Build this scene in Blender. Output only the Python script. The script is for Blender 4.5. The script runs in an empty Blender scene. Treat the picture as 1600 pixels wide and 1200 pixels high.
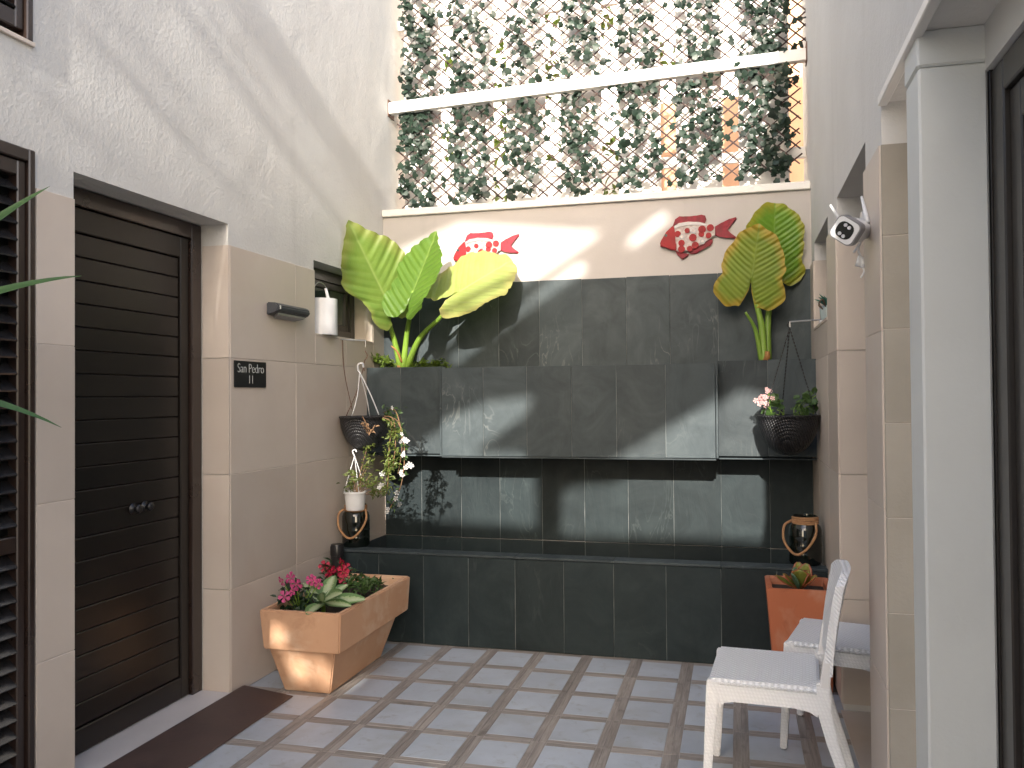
import bpy, bmesh, math, random
import numpy as np
from mathutils import Vector, Matrix
rnd = random.Random(7)
SC = bpy.context.scene
COL = SC.collection

# ------------------------------------------------------------------ camera
F = 1328.0; CAMH = 1.42
yaw, pit, rol = math.radians(14.8), math.radians(0.9), 0.0079
fwd = Vector((-math.sin(yaw)*math.cos(pit), math.cos(yaw)*math.cos(pit), math.sin(pit)))
r0 = Vector((math.cos(yaw), math.sin(yaw), 0)); u0 = r0.cross(fwd)
RV = math.cos(rol)*r0 - math.sin(rol)*u0
UV = math.cos(rol)*u0 + math.sin(rol)*r0
CAM = Vector((0, 0, CAMH))
cd = bpy.data.cameras.new('camera'); cam = bpy.data.objects.new('camera', cd); COL.objects.link(cam)
m = Matrix((RV, UV, -fwd)).transposed().to_4x4(); m.translation = CAM
cam.matrix_world = m
cd.sensor_width = 36; cd.lens = 36*F/1600; cd.clip_end = 500; cd.clip_start = 0.05
SC.camera = cam
def at(x, y, Y):
    """point of the place on the plane Y = const seen at pixel x, y of the photograph"""
    d = fwd + RV*((x-800)/F) + UV*((600-y)/F)
    return CAM + d*(Y/d.y)

# ------------------------------------------------------------------ sky, sun, exposure
SX, SZ = -0.066, 0.40                        # sunlight travels along (SX, 1, -SZ)
sdir = Vector((SX, 1, -SZ)).normalized()
elev = math.asin(-sdir.z)
W = bpy.data.worlds.new('World'); SC.world = W; W.use_nodes = True
nt = W.node_tree; nt.nodes.clear()
sky = nt.nodes.new('ShaderNodeTexSky'); sky.sky_type = 'NISHITA'; sky.sun_disc = False
sky.sun_elevation = elev; sky.sun_rotation = math.atan2(-sdir.x, -sdir.y)
sky.air_density = 0.8; sky.dust_density = 4.0; sky.ozone_density = 0.6
bg = nt.nodes.new('ShaderNodeBackground'); bg.inputs[1].default_value = 0.15
wo = nt.nodes.new('ShaderNodeOutputWorld')
nt.links.new(sky.outputs[0], bg.inputs[0]); nt.links.new(bg.outputs[0], wo.inputs[0])
sl = bpy.data.lights.new('sun', 'SUN'); sl.energy = 2.9; sl.angle = math.radians(0.5); sl.color = (1.0, 0.94, 0.85)
sun = bpy.data.objects.new('sun', sl); COL.objects.link(sun)
sun.rotation_euler = sdir.to_track_quat('-Z', 'Y').to_euler(); sun.location = (0, -4, 9)
SC.view_settings.view_transform = 'Standard'; SC.view_settings.look = 'None'
SC.view_settings.exposure = 1.8; SC.view_settings.gamma = 1.0
SC.view_settings.use_curve_mapping = False
SC.render.engine = 'CYCLES'
SC.cycles.max_bounces = 10; SC.cycles.diffuse_bounces = 6

# ------------------------------------------------------------------ materials
def mix_rgb(nt, a, b, fac, mode='MIX'):
    n = nt.nodes.new('ShaderNodeMix'); n.data_type = 'RGBA'; n.blend_type = mode
    for s, v in ((n.inputs[0], fac), (n.inputs[6], a), (n.inputs[7], b)):
        if hasattr(v, 'is_linked'): nt.links.new(v, s)
        elif isinstance(v, (tuple, list)): s.default_value = (v[0], v[1], v[2], 1)
        else: s.default_value = v
    return n.outputs[2]
def ramp(nt, src, stops):
    n = nt.nodes.new('ShaderNodeValToRGB'); e = n.color_ramp.elements
    while len(e) < len(stops): e.new(0.5)
    for k, (p, c) in enumerate(stops):
        e[k].position = p; e[k].color = (c[0], c[1], c[2], 1) if isinstance(c, (tuple, list)) else (c, c, c, 1)
    nt.links.new(src, n.inputs[0]); return n.outputs[0]
def noise(nt, vec, scale, detail=5, rough=0.55, dist=0.0):
    n = nt.nodes.new('ShaderNodeTexNoise'); n.inputs['Scale'].default_value = scale
    n.inputs['Detail'].default_value = detail; n.inputs['Roughness'].default_value = rough
    n.inputs['Distortion'].default_value = dist
    nt.links.new(vec, n.inputs['Vector']); return n.outputs[0]
def base(name):
    mt = bpy.data.materials.new(name); mt.use_nodes = True
    nt = mt.node_tree; p = nt.nodes['Principled BSDF']
    tc = nt.nodes.new('ShaderNodeTexCoord')
    return mt, nt, p, tc.outputs['Object']
def scaled(nt, vec, s):
    n = nt.nodes.new('ShaderNodeMapping'); n.inputs['Scale'].default_value = s
    nt.links.new(vec, n.inputs[0]); return n.outputs[0]
def shifted(nt, vec):
    """shift a texture by a random amount for every object so that alike pieces differ"""
    oi = nt.nodes.new('ShaderNodeObjectInfo'); mu = nt.nodes.new('ShaderNodeMath'); mu.operation = 'MULTIPLY'
    mu.inputs[1].default_value = 37.0; nt.links.new(oi.outputs['Random'], mu.inputs[0])
    ad = nt.nodes.new('ShaderNodeVectorMath'); ad.operation = 'ADD'
    nt.links.new(vec, ad.inputs[0]); nt.links.new(mu.outputs[0], ad.inputs[1]); return ad.outputs[0], oi.outputs['Random']
def bump(nt, p, h, strength, dist=0.01):
    b = nt.nodes.new('ShaderNodeBump'); b.inputs['Strength'].default_value = strength; b.inputs['Distance'].default_value = dist
    nt.links.new(h, b.inputs['Height']); nt.links.new(b.outputs[0], p.inputs['Normal']); return b
def mat(name, c, c2=None, rough=0.6, vs=5.0, bs=0, bst=0.3, bd=0.005, rand=0.0, metal=0.0, spec=0.5, coat=0.0, stretch=(1,1,1), transl=0.0, stain=None, stain_s=2.0, spot=None, spot_s=9.0):
    mt, nt, p, vec = base(name)
    vec, rv = shifted(nt, vec)
    v = scaled(nt, vec, stretch)
    c2 = c2 or tuple(x*0.75 for x in c)
    n = noise(nt, v, vs, 6)
    col = ramp(nt, n, [(0.3, c2), (0.7, c)])
    if stain:
        n2 = noise(nt, vec, stain_s, 4, 0.6, 0.3)
        col = mix_rgb(nt, col, stain, ramp(nt, n2, [(0.52, 0.0), (0.72, 0.75)]))
    if spot:
        n4 = noise(nt, vec, spot_s, 7, 0.7, 0.8)
        col = mix_rgb(nt, col, spot, ramp(nt, n4, [(0.57, 0.0), (0.70, 0.6)]))
    if rand:
        mr = nt.nodes.new('ShaderNodeMapRange'); mr.inputs[3].default_value = 1-rand; mr.inputs[4].default_value = 1+rand
        nt.links.new(rv, mr.inputs[0])
        hs = nt.nodes.new('ShaderNodeHueSaturation'); nt.links.new(col, hs.inputs['Color']); nt.links.new(mr.outputs[0], hs.inputs['Value'])
        col = hs.outputs[0]
    nt.links.new(col, p.inputs['Base Color'])
    p.inputs['Metallic'].default_value = metal; p.inputs['Specular IOR Level'].default_value = spec
    p.inputs['Coat Weight'].default_value = coat; p.inputs['Coat Roughness'].default_value = 0.12
    rr = nt.nodes.new('ShaderNodeMapRange'); rr.inputs[3].default_value = max(0.03, rough-0.1); rr.inputs[4].default_value = min(1, rough+0.1)
    nt.links.new(n, rr.inputs[0]); nt.links.new(rr.outputs[0], p.inputs['Roughness'])
    if bs:
        bump(nt, p, noise(nt, vec, bs, 6, 0.6), bst, bd)
    if transl:
        tr = nt.nodes.new('ShaderNodeBsdfTranslucent'); nt.links.new(col, tr.inputs[0])
        mx = nt.nodes.new('ShaderNodeMixShader'); mx.inputs[0].default_value = transl
        nt.links.new(p.outputs[0], mx.inputs[1]); nt.links.new(tr.outputs[0], mx.inputs[2])
        nt.links.new(mx.outputs[0], nt.nodes['Material Output'].inputs[0])
    return mt
def weave_mat(name, c, scale, rough=0.5, strength=0.6, dark=0.6, axes=(0, 1, 2), dist=0.004, diag=False):
    mt, nt, p, vec = base(name)
    sx = nt.nodes.new('ShaderNodeSeparateXYZ'); nt.links.new(vec, sx.inputs[0])
    def M_(op, a, b=None):
        n = nt.nodes.new('ShaderNodeMath'); n.operation = op
        for s, v in ((n.inputs[0], a), (n.inputs[1], b)):
            if v is None: continue
            if hasattr(v, 'is_linked'): nt.links.new(v, s)
            else: s.default_value = v
        return n.outputs[0]
    a = M_('ADD', sx.outputs[axes[0]], M_('MULTIPLY', sx.outputs[axes[2]], 0.37)); b = M_('ADD', sx.outputs[axes[1]], M_('MULTIPLY', sx.outputs[axes[2]], 1.0))
    if diag: a, b = M_('ADD', sx.outputs[0], M_('MULTIPLY', sx.outputs[1], 0.9)), M_('SUBTRACT', sx.outputs[0], M_('MULTIPLY', sx.outputs[1], 0.9))
    sa = M_('SINE', M_('MULTIPLY', a, scale)); sb = M_('SINE', M_('MULTIPLY', b, scale))
    h = M_('MULTIPLY', sa, sb); h = M_('ABSOLUTE', h); h = M_('POWER', h, 0.6)
    col = mix_rgb(nt, tuple(x*dark for x in c), c, h)
    nt.links.new(col, p.inputs['Base Color']); p.inputs['Roughness'].default_value = rough
    bump(nt, p, h, strength, dist)
    return mt

def stucco_mat(name, c, c2, big=1.0):
    mt, nt, p, vec = base(name)
    n1 = noise(nt, vec, 1.6, 6, 0.6, 0.4); n2 = noise(nt, vec, 55, 4, 0.65); n3 = noise(nt, scaled(nt, vec, (1, 0.9, 0.75)), 4.5, 3, 0.5, 0.3)
    col = ramp(nt, n1, [(0.25, c2), (0.6, c)])
    dirt = noise(nt, scaled(nt, vec, (3, 3, 0.35)), 1.7, 5, 0.6)
    col = mix_rgb(nt, col, tuple(x*0.86 for x in c2), ramp(nt, dirt, [(0.58, 0.0), (0.75, 0.5)]))
    nt.links.new(col, p.inputs['Base Color']); p.inputs['Roughness'].default_value = 0.75
    p.inputs['Specular IOR Level'].default_value = 0.3
    ad = nt.nodes.new('ShaderNodeMath'); ad.operation = 'MULTIPLY_ADD'; ad.inputs[1].default_value = 0.42; nt.links.new(n2, ad.inputs[0]); nt.links.new(n3, ad.inputs[2])
    bump(nt, p, ad.outputs[0], 0.68*big, 0.013)
    return mt
def slate_mat(k=(1.0, 1.0, 1.0)):
    mt, nt, p, vec = base('slate')
    vec, rv = shifted(nt, vec)
    n1 = noise(nt, vec, 3.2, 8, 0.62, 1.6); n2 = noise(nt, vec, 22, 8, 0.7, 0.5)
    n3 = noise(nt, scaled(nt, vec, (2.2, 1, 0.7)), 2.4, 3, 0.5, 2.6)
    col = ramp(nt, n1, [(0.25, (0.012, 0.0175, 0.020)), (0.5, (0.019, 0.026, 0.029)), (0.78, (0.029, 0.038, 0.041))])
    edge = ramp(nt, n3, [(0.47, 0.0), (0.495, 1.0), (0.52, 0.0)])
    sel = ramp(nt, noise(nt, vec, 2.0, 2), [(0.55, 0.0), (0.68, 0.6)])
    ml = nt.nodes.new('ShaderNodeMath'); ml.operation = 'MULTIPLY'; nt.links.new(edge, ml.inputs[0]); nt.links.new(sel, ml.inputs[1])
    col = mix_rgb(nt, col, (0.06, 0.07, 0.07), ml.outputs[0])
    col = mix_rgb(nt, col, k, 1.0, 'MULTIPLY')
    hs = nt.nodes.new('ShaderNodeHueSaturation'); mr = nt.nodes.new('ShaderNodeMapRange'); mr.inputs[3].default_value = 0.78; mr.inputs[4].default_value = 1.2
    nt.links.new(rv, mr.inputs[0]); nt.links.new(mr.outputs[0], hs.inputs['Value']); nt.links.new(col, hs.inputs['Color'])
    nt.links.new(hs.outputs[0], p.inputs['Base Color'])
    nt.links.new(ramp(nt, n2, [(0.3, 0.42), (0.7, 0.62)]), p.inputs['Roughness'])
    p.inputs['Specular IOR Level'].default_value = 0.22
    a1 = nt.nodes.new('ShaderNodeMath'); a1.operation = 'MULTIPLY_ADD'; a1.inputs[1].default_value = 0.18; nt.links.new(n2, a1.inputs[0])
    st = ramp(nt, n3, [(0.44, 0.0), (0.50, 0.5), (0.56, 0.5), (0.60, 0.9)])
    nt.links.new(st, a1.inputs[2])
    bump(nt, p, a1.outputs[0], 0.22, 0.004)
    return mt
def leaf_mat(name, g1, g2, vein, edge=None, transl=0.35, rough=0.38):
    """taro leaf: attribute 'v' marks the veins, 'e' the distance to the margin"""
    mt, nt, p, vec = base(name)
    a = nt.nodes.new('ShaderNodeAttribute'); a.attribute_name = 'vein'
    e = nt.nodes.new('ShaderNodeAttribute'); e.attribute_name = 'margin'
    n = noise(nt, vec, 9, 5, 0.6)
    col = ramp(nt, n, [(0.3, g1), (0.7, g2)])
    if edge:
        nn = noise(nt, vec, 5, 4, 0.6)
        mu = nt.nodes.new('ShaderNodeMath'); mu.operation = 'MULTIPLY_ADD'; mu.inputs[1].default_value = 0.9; mu.inputs[2].default_value = -0.45
        nt.links.new(nn, mu.inputs[0])
        ad = nt.nodes.new('ShaderNodeMath'); ad.operation = 'ADD'; nt.links.new(mu.outputs[0], ad.inputs[0]); nt.links.new(e.outputs['Fac'], ad.inputs[1])
        col = mix_rgb(nt, col, edge, ramp(nt, ad.outputs[0], [(0.55, 0.0), (0.95, 0.95)]))
    col = mix_rgb(nt, col, vein, a.outputs['Fac'])
    nt.links.new(col, p.inputs['Base Color']); p.inputs['Roughness'].default_value = rough
    tr = nt.nodes.new('ShaderNodeBsdfTranslucent'); nt.links.new(col, tr.inputs[0])
    mx = nt.nodes.new('ShaderNodeMixShader'); mx.inputs[0].default_value = transl
    nt.links.new(p.outputs[0], mx.inputs[1]); nt.links.new(tr.outputs[0], mx.inputs[2])
    nt.links.new(mx.outputs[0], nt.nodes['Material Output'].inputs[0])
    bump(nt, p, noise(nt, vec, 60, 4), 0.15, 0.002)
    return mt
def wood_mat(name, c, c2, axis):
    mt, nt, p, vec = base(name)
    vec, rv = shifted(nt, vec)
    s = [85, 85, 85]; s[axis] = 6
    n = noise(nt, scaled(nt, vec, s), 1.0, 6, 0.65, 0.4)
    n2 = noise(nt, vec, 9, 4)
    col = ramp(nt, n, [(0.3, c2), (0.65, c)])
    col = mix_rgb(nt, col, tuple(x*0.45 for x in c2), ramp(nt, n2, [(0.6, 0.0), (0.78, 0.7)]))
    hs = nt.nodes.new('ShaderNodeHueSaturation'); mr = nt.nodes.new('ShaderNodeMapRange'); mr.inputs[3].default_value = 0.8; mr.inputs[4].default_value = 1.15
    nt.links.new(rv, mr.inputs[0]); nt.links.new(mr.outputs[0], hs.inputs['Value']); nt.links.new(col, hs.inputs['Color'])
    nt.links.new(hs.outputs[0], p.inputs['Base Color']); p.inputs['Roughness'].default_value = 0.5
    bump(nt, p, n, 0.2, 0.002)
    return mt
def glass_mat(name, c=(0.02, 0.025, 0.025)):
    mt, nt, p, vec = base(name)
    p.inputs['Base Color'].default_value = (*c, 1); p.inputs['Roughness'].default_value = 0.03
    p.inputs['Specular IOR Level'].default_value = 0.9
    return mt

MT = dict(
    stucco=stucco_mat('stucco', (0.635, 0.625, 0.595), (0.585, 0.57, 0.54)),
    cream=stucco_mat('cream_render', (0.46, 0.43, 0.41), (0.43, 0.40, 0.38), 0.25),
    white_render=stucco_mat('white_render', (0.60, 0.615, 0.59), (0.55, 0.56, 0.535), 0.3),
    peach=stucco_mat('peach_render', (0.66, 0.40, 0.25), (0.58, 0.35, 0.22), 0.5),
    soffit=mat('soffit_paint', (0.60, 0.60, 0.58), (0.54, 0.54, 0.52), 0.6, 3, 60, 0.1),
    beige=mat('beige_tile', (0.565, 0.495, 0.43), (0.505, 0.44, 0.38), 0.45, 2.2, 40, 0.12, 0.003, rand=0.09, stain=(0.49, 0.405, 0.34), stain_s=1.6),
    tan=mat('tan_tile', (0.33, 0.30, 0.25), (0.27, 0.245, 0.20), 0.55, 3.5, 70, 0.35, 0.004, rand=0.05),
    grout=mat('grout', (0.60, 0.53, 0.475), None, 0.9, 20),
    slate=slate_mat((2.25, 2.12, 2.08)), slate_dark=slate_mat((0.84, 0.94, 0.94)),  # second slate is a darker tone, for basin front and lower back wall
    slate_grout=mat('slate_grout', (0.20, 0.22, 0.22), (0.02, 0.025, 0.025), 0.9, 5),
    dark=mat('dark_stone', (0.015, 0.018, 0.018), None, 0.5, 9),
    brown=mat('brown_lacquer', (0.013, 0.010, 0.008), (0.010, 0.0075, 0.006), 0.34, 1.2, spec=0.4),
    frame=mat('brown_frame', (0.028, 0.017, 0.013), (0.022, 0.013, 0.010), 0.3, 6, 90, 0.04, 0.002, coat=0.3),
    louvre=mat('louvre_paint', (0.022, 0.021, 0.022), None, 0.2, 3, spec=0.7),
    bronze=mat('dark_frame', (0.022, 0.018, 0.015), None, 0.35, 6, coat=0.2),
    black=mat('black_plastic', (0.012, 0.012, 0.013), None, 0.35, 8),
    black_metal=mat('black_metal', (0.014, 0.014, 0.016), None, 0.4, 8, metal=0.3),
    blackgloss=mat('black_glass', (0.004, 0.007, 0.005), None, 0.08, 8, spec=0.8),
    wicker=weave_mat('black_wicker', (0.018, 0.018, 0.020), 230, 0.35, 0.9, 0.45, dist=0.006),
    resin=weave_mat('white_resin_weave', (0.80, 0.80, 0.80), 255, 0.45, 0.45, 0.90, dist=0.004),
    resin_seat=weave_mat('white_resin_seat', (0.84, 0.86, 0.89), 150, 0.45, 0.8, 0.78, dist=0.006, diag=True),
    resin_smooth=mat('white_resin', (0.70, 0.69, 0.68), (0.66, 0.65, 0.64), 0.45, 6, 120, 0.2, 0.002),
    floor_tile=mat('pale_tile', (0.45, 0.495, 0.55), (0.37, 0.41, 0.46), 0.42, 6, 70, 0.12, 0.002, rand=0.09, stain=(0.36, 0.38, 0.39), stain_s=5, spot=(0.27, 0.27, 0.26), spot_s=14),
    wood_x=wood_mat('wood_look_x', (0.36, 0.325, 0.295), (0.20, 0.178, 0.16), 0),
    wood_y=wood_mat('wood_look_y', (0.36, 0.325, 0.295), (0.20, 0.178, 0.16), 1),
    floor_grout=mat('floor_grout', (0.45, 0.42, 0.39), None, 0.9, 15),
    marble=mat('white_marble', (0.62, 0.59, 0.58), (0.52, 0.49, 0.48), 0.35, 3),
    rust=mat('brown_steel', (0.075, 0.046, 0.040), (0.055, 0.034, 0.030), 0.55, 7, 60, 0.15, stain=(0.05, 0.03, 0.03), stain_s=5),
    terra=mat('terracotta', (0.58, 0.345, 0.21), (0.51, 0.29, 0.17), 0.75, 3, 45, 0.12, 0.003, stain=(0.66, 0.49, 0.35), stain_s=5, spot=(0.40, 0.21, 0.115), spot_s=6),
    terra2=mat('orange_terracotta', (0.46, 0.145, 0.065), (0.40, 0.12, 0.05), 0.7, 2.5, 45, 0.12, 0.003, stain=(0.50, 0.27, 0.18), stain_s=4, spot=(0.30, 0.09, 0.04), spot_s=6),
    terra_in=mat('damp_terracotta', (0.30, 0.09, 0.045), None, 0.8, 6),
    soil=mat('soil', (0.045, 0.030, 0.020), (0.02, 0.014, 0.01), 0.95, 30, 60, 1.0, 0.02),
    white_paint=mat('white_paint', (0.76, 0.745, 0.71), (0.71, 0.69, 0.65), 0.5, 4, 50, 0.1, 0.003),
    white_plastic=mat('white_plastic', (0.72, 0.73, 0.74), None, 0.3, 4),
    grey_trim=mat('grey_trim', (0.22, 0.22, 0.23), None, 0.4, 4),
    led=mat('pale_lens', (0.55, 0.55, 0.58), None, 0.15, 4),
    steel=mat('zinc', (0.45, 0.45, 0.45), None, 0.4, 20, metal=0.8),
    rusty=mat('rusty_wire', (0.16, 0.085, 0.055), None, 0.7, 40),
    rope=mat('jute_rope', (0.42, 0.23, 0.11), (0.30, 0.155, 0.07), 0.9, 60, 250, 0.8, 0.004),
    red=mat('red_enamel', (0.30, 0.003, 0.008), (0.20, 0.002, 0.005), 0.45, 18, 60, 0.3, 0.003, spec=0.25),
    pinkred=mat('dark_pink_enamel', (0.27, 0.010, 0.026), (0.13, 0.004, 0.010), 0.45, 30, 60, 0.4, 0.003, spec=0.25),
    fishwhite=mat('white_enamel', (0.50, 0.45, 0.42), (0.26, 0.18, 0.17), 0.4, 40, 80, 0.3, 0.003),
    fishgrey=mat('pewter', (0.28, 0.27, 0.28), None, 0.35, 20, metal=0.5),
    ivy=mat('ivy_leaf', (0.026, 0.048, 0.030), (0.011, 0.025, 0.018), 0.45, 30, rand=0.55, transl=0.22),
    slat=mat('willow_slat', (0.085, 0.055, 0.048), (0.05, 0.032, 0.03), 0.8, 30, rand=0.2),
    shrub=mat('shrub_leaf', (0.16, 0.24, 0.035), (0.09, 0.15, 0.02), 0.45, 12, rand=0.3, transl=0.4),
    herb=mat('herb_leaf', (0.075, 0.145, 0.035), (0.035, 0.075, 0.018), 0.45, 12, rand=0.35, transl=0.3),
    darkleaf=mat('dark_leaf', (0.030, 0.065, 0.025), (0.015, 0.035, 0.014), 0.4, 12, rand=0.3, transl=0.2),
    trail=mat('trailing_leaf', (0.20, 0.25, 0.055), (0.10, 0.14, 0.03), 0.5, 14, rand=0.3, transl=0.35),
    drystem=mat('dry_stem', (0.21, 0.12, 0.06), None, 0.8, 20),
    greenstem=mat('green_stem', (0.21, 0.34, 0.045), (0.13, 0.24, 0.03), 0.4, 5, stretch=(1, 1, 0.3), transl=0.1),
    rotstem=mat('dry_sheath', (0.36, 0.17, 0.05), (0.22, 0.10, 0.03), 0.6, 8),
    sword=mat('sword_leaf', (0.055, 0.12, 0.035), (0.035, 0.085, 0.022), 0.35, 6, transl=0.25),
    bark=mat('bark', (0.16, 0.12, 0.085), (0.09, 0.065, 0.045), 0.9, 14, 25, 0.8, 0.01),
    pink=mat('pink_petal', (0.62, 0.10, 0.27), (0.48, 0.05, 0.18), 0.6, 20, rand=0.15, transl=0.25),
    crimson=mat('crimson_petal', (0.42, 0.008, 0.045), (0.30, 0.004, 0.03), 0.6, 20, rand=0.2, transl=0.2),
    palepink=mat('pale_pink_petal', (0.74, 0.50, 0.48), (0.68, 0.40, 0.40), 0.6, 20, rand=0.1, transl=0.3),
    whitepetal=mat('white_petal', (0.80, 0.80, 0.78), None, 0.6, 20, transl=0.3),
    succ=mat('succulent_leaf', (0.27, 0.27, 0.055), (0.16, 0.24, 0.07), 0.4, 7, stain=(0.36, 0.10, 0.045), stain_s=9, rand=0.15),
    succ_green=mat('grey_green_succulent', (0.10, 0.20, 0.12), None, 0.45, 7),
    teal=mat('teal_leaf', (0.04, 0.17, 0.13), None, 0.5, 12),
    ceramic=mat('pale_ceramic', (0.45, 0.55, 0.55), None, 0.25, 5),
    signtext=mat('silver_print', (0.55, 0.57, 0.55), None, 0.4, 5),
    glass=glass_mat('dark_glass'),
    glass_green=glass_mat('green_glass', (0.03, 0.045, 0.035)),
)
# variegated leaf
def varieg():
    mt, nt, p, vec = base('variegated_leaf')
    a = nt.nodes.new('ShaderNodeAttribute'); a.attribute_name = 'margin'
    n = noise(nt, vec, 70, 4, 0.7)
    ad = nt.nodes.new('ShaderNodeMath'); ad.operation = 'MULTIPLY_ADD'; ad.inputs[1].default_value = 0.9; nt.links.new(n, ad.inputs[0]); nt.links.new(a.outputs['Fac'], ad.inputs[2])
    col = ramp(nt, ad.outputs[0], [(0.55, (0.40, 0.46, 0.28)), (0.95, (0.27, 0.36, 0.17)), (1.0, (0.10, 0.19, 0.06))])
    nt.links.new(col, p.inputs['Base Color']); p.inputs['Roughness'].default_value = 0.4
    return mt
MT['varieg'] = varieg()
MT['paddle'] = leaf_mat('paddle_leaf', (0.17, 0.20, 0.035), (0.24, 0.25, 0.05), (0.2, 0.2, 0.05), (0.34, 0.085, 0.04), 0.1)
MT['taro_a'] = leaf_mat('taro_leaf_green', (0.14, 0.235, 0.04), (0.19, 0.29, 0.05), (0.27, 0.36, 0.10), (0.25, 0.29, 0.07), 0.45)
MT['taro_b'] = leaf_mat('taro_leaf_deep', (0.085, 0.17, 0.022), (0.115, 0.21, 0.028), (0.21, 0.31, 0.07), None, 0.4)
MT['taro_c'] = leaf_mat('taro_leaf_pale', (0.29, 0.36, 0.09), (0.36, 0.42, 0.125), (0.41, 0.46, 0.17), (0.40, 0.38, 0.12), 0.35)
MT['taro_d'] = leaf_mat('taro_leaf_turning', (0.17, 0.26, 0.022), (0.23, 0.30, 0.028), (0.24, 0.32, 0.05), (0.44, 0.30, 0.035), 0.35)
MT['taro_e'] = leaf_mat('taro_leaf_vivid', (0.12, 0.27, 0.02), (0.17, 0.32, 0.028), (0.20, 0.35, 0.05), (0.36, 0.34, 0.035), 0.35)

# ------------------------------------------------------------------ building helpers
def tag(o, label=None, cat=None, group=None, kind=None):
    for k, v in (('label', label), ('category', cat), ('group', group), ('kind', kind)):
        if v: o[k] = v
    return o
def empty(name, loc=(0, 0, 0), label=None, cat=None, group=None, rz=0):
    o = bpy.data.objects.new(name, None); COL.objects.link(o); o.location = loc; o.rotation_euler.z = rz
    o.empty_display_size = 0.1
    return tag(o, label, cat, group)
def link(name, me, parent=None, loc=None, rot=None):
    o = bpy.data.objects.new(name, me); COL.objects.link(o)
    if parent is not None:
        o.parent = parent
    if loc is not None: o.location = loc
    if rot is not None: o.rotation_euler = rot
    return o
def finish(bm, name, mt, smooth=False):
    bmesh.ops.recalc_face_normals(bm, faces=bm.faces)
    me = bpy.data.meshes.new(name); bm.to_mesh(me); bm.free()
    me.materials.append(MT[mt] if isinstance(mt, str) else mt)
    if smooth:
        for p in me.polygons: p.use_smooth = True
    return me
def obj(name, bm, mt, parent=None, smooth=False, angle=None):
    """mesh built in world coordinates; the parent keeps the thing's base point"""
    me = finish(bm, name, mt, smooth)
    if angle and hasattr(me, 'set_sharp_from_angle'):
        for p in me.polygons: p.use_smooth = True
        me.set_sharp_from_angle(angle=math.radians(angle))
    o = link(name, me, parent)
    if parent is not None:
        mw = Matrix.Translation(parent_base(parent)); me.transform(mw.inverted())
    return o
def parent_base(p):
    v = Vector((0, 0, 0))
    while p is not None:
        v += Vector(p.location); p = p.parent
    return v
def box(bm, x0, x1, y0, y1, z0, z1, bev=0.0):
    vs = [bm.verts.new((x, y, z)) for x in (x0, x1) for y in (y0, y1) for z in (z0, z1)]
    idx = [(0, 1, 3, 2), (4, 6, 7, 5), (0, 4, 5, 1), (2, 3, 7, 6), (0, 2, 6, 4), (1, 5, 7, 3)]
    fs = [bm.faces.new([vs[i] for i in f]) for f in idx]
    if bev:
        es = list({e for f in fs for e in f.edges})
        bmesh.ops.bevel(bm, geom=es, offset=bev, segments=1, affect='EDGES', profile=0.5)
    return bm
def B(x0, x1, y0, y1, z0, z1, bev=0.0):
    return box(bmesh.new(), x0, x1, y0, y1, z0, z1, bev)
def tube(bm, pts, r, seg=8, cap=True):
    pts = [Vector(p) for p in pts]
    rs = r if isinstance(r, (list, tuple)) else [r]*len(pts)
    rings = []
    up = Vector((0.13, 0.21, 1)).normalized()
    for i, p in enumerate(pts):
        t = (pts[min(i+1, len(pts)-1)] - pts[max(i-1, 0)]).normalized()
        a = t.cross(up)
        if a.length < 1e-3: a = t.cross(Vector((1, 0, 0)))
        a.normalize(); b = t.cross(a)
        rings.append([bm.verts.new(p + (a*math.cos(2*math.pi*k/seg) + b*math.sin(2*math.pi*k/seg))*rs[i]) for k in range(seg)])
    for q, w in zip(rings, rings[1:]):
        for k in range(seg):
            bm.faces.new((q[k], q[(k+1) % seg], w[(k+1) % seg], w[k]))
    if cap:
        bm.faces.new(rings[0][::-1]); bm.faces.new(rings[-1])
    return bm
def curve_pts(ctrl, n=16):
    """smooth path through control points (Catmull-Rom)"""
    c = [Vector(p) for p in ctrl]; c = [c[0]*2-c[1]] + c + [c[-1]*2-c[-2]]
    out = []
    for i in range(1, len(c)-2):
        for k in range(n):
            t = k/n
            out.append(0.5*((2*c[i]) + (c[i+1]-c[i-1])*t + (2*c[i-1]-5*c[i]+4*c[i+1]-c[i+2])*t*t + (3*c[i]-c[i-1]-3*c[i+1]+c[i+2])*t**3))
    out.append(c[-2]); return out
def lathe(bm, prof, cx, cy, seg=28, close=False):
    rings = []
    for r, z in prof:
        rings.append([bm.verts.new((cx+r*math.cos(2*math.pi*k/seg), cy+r*math.sin(2*math.pi*k/seg), z)) for k in range(seg)])
    for q, w in zip(rings, rings[1:]):
        for k in range(seg):
            bm.faces.new((q[k], q[(k+1) % seg], w[(k+1) % seg], w[k]))
    bm.faces.new(rings[0][::-1]); bm.faces.new(rings[-1])
    return bm
def prism(bm, poly, n, depth):
    """poly: list of 3-D points (planar); extruded by depth along n"""
    n = Vector(n)
    a = [bm.verts.new(Vector(p)) for p in poly]; b = [bm.verts.new(Vector(p)+n*depth) for p in poly]
    bm.faces.new(a); bm.faces.new(b[::-1])
    for i in range(len(a)):
        j = (i+1) % len(a); bm.faces.new((a[i], b[i], b[j], a[j]))
    return bm
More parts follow.
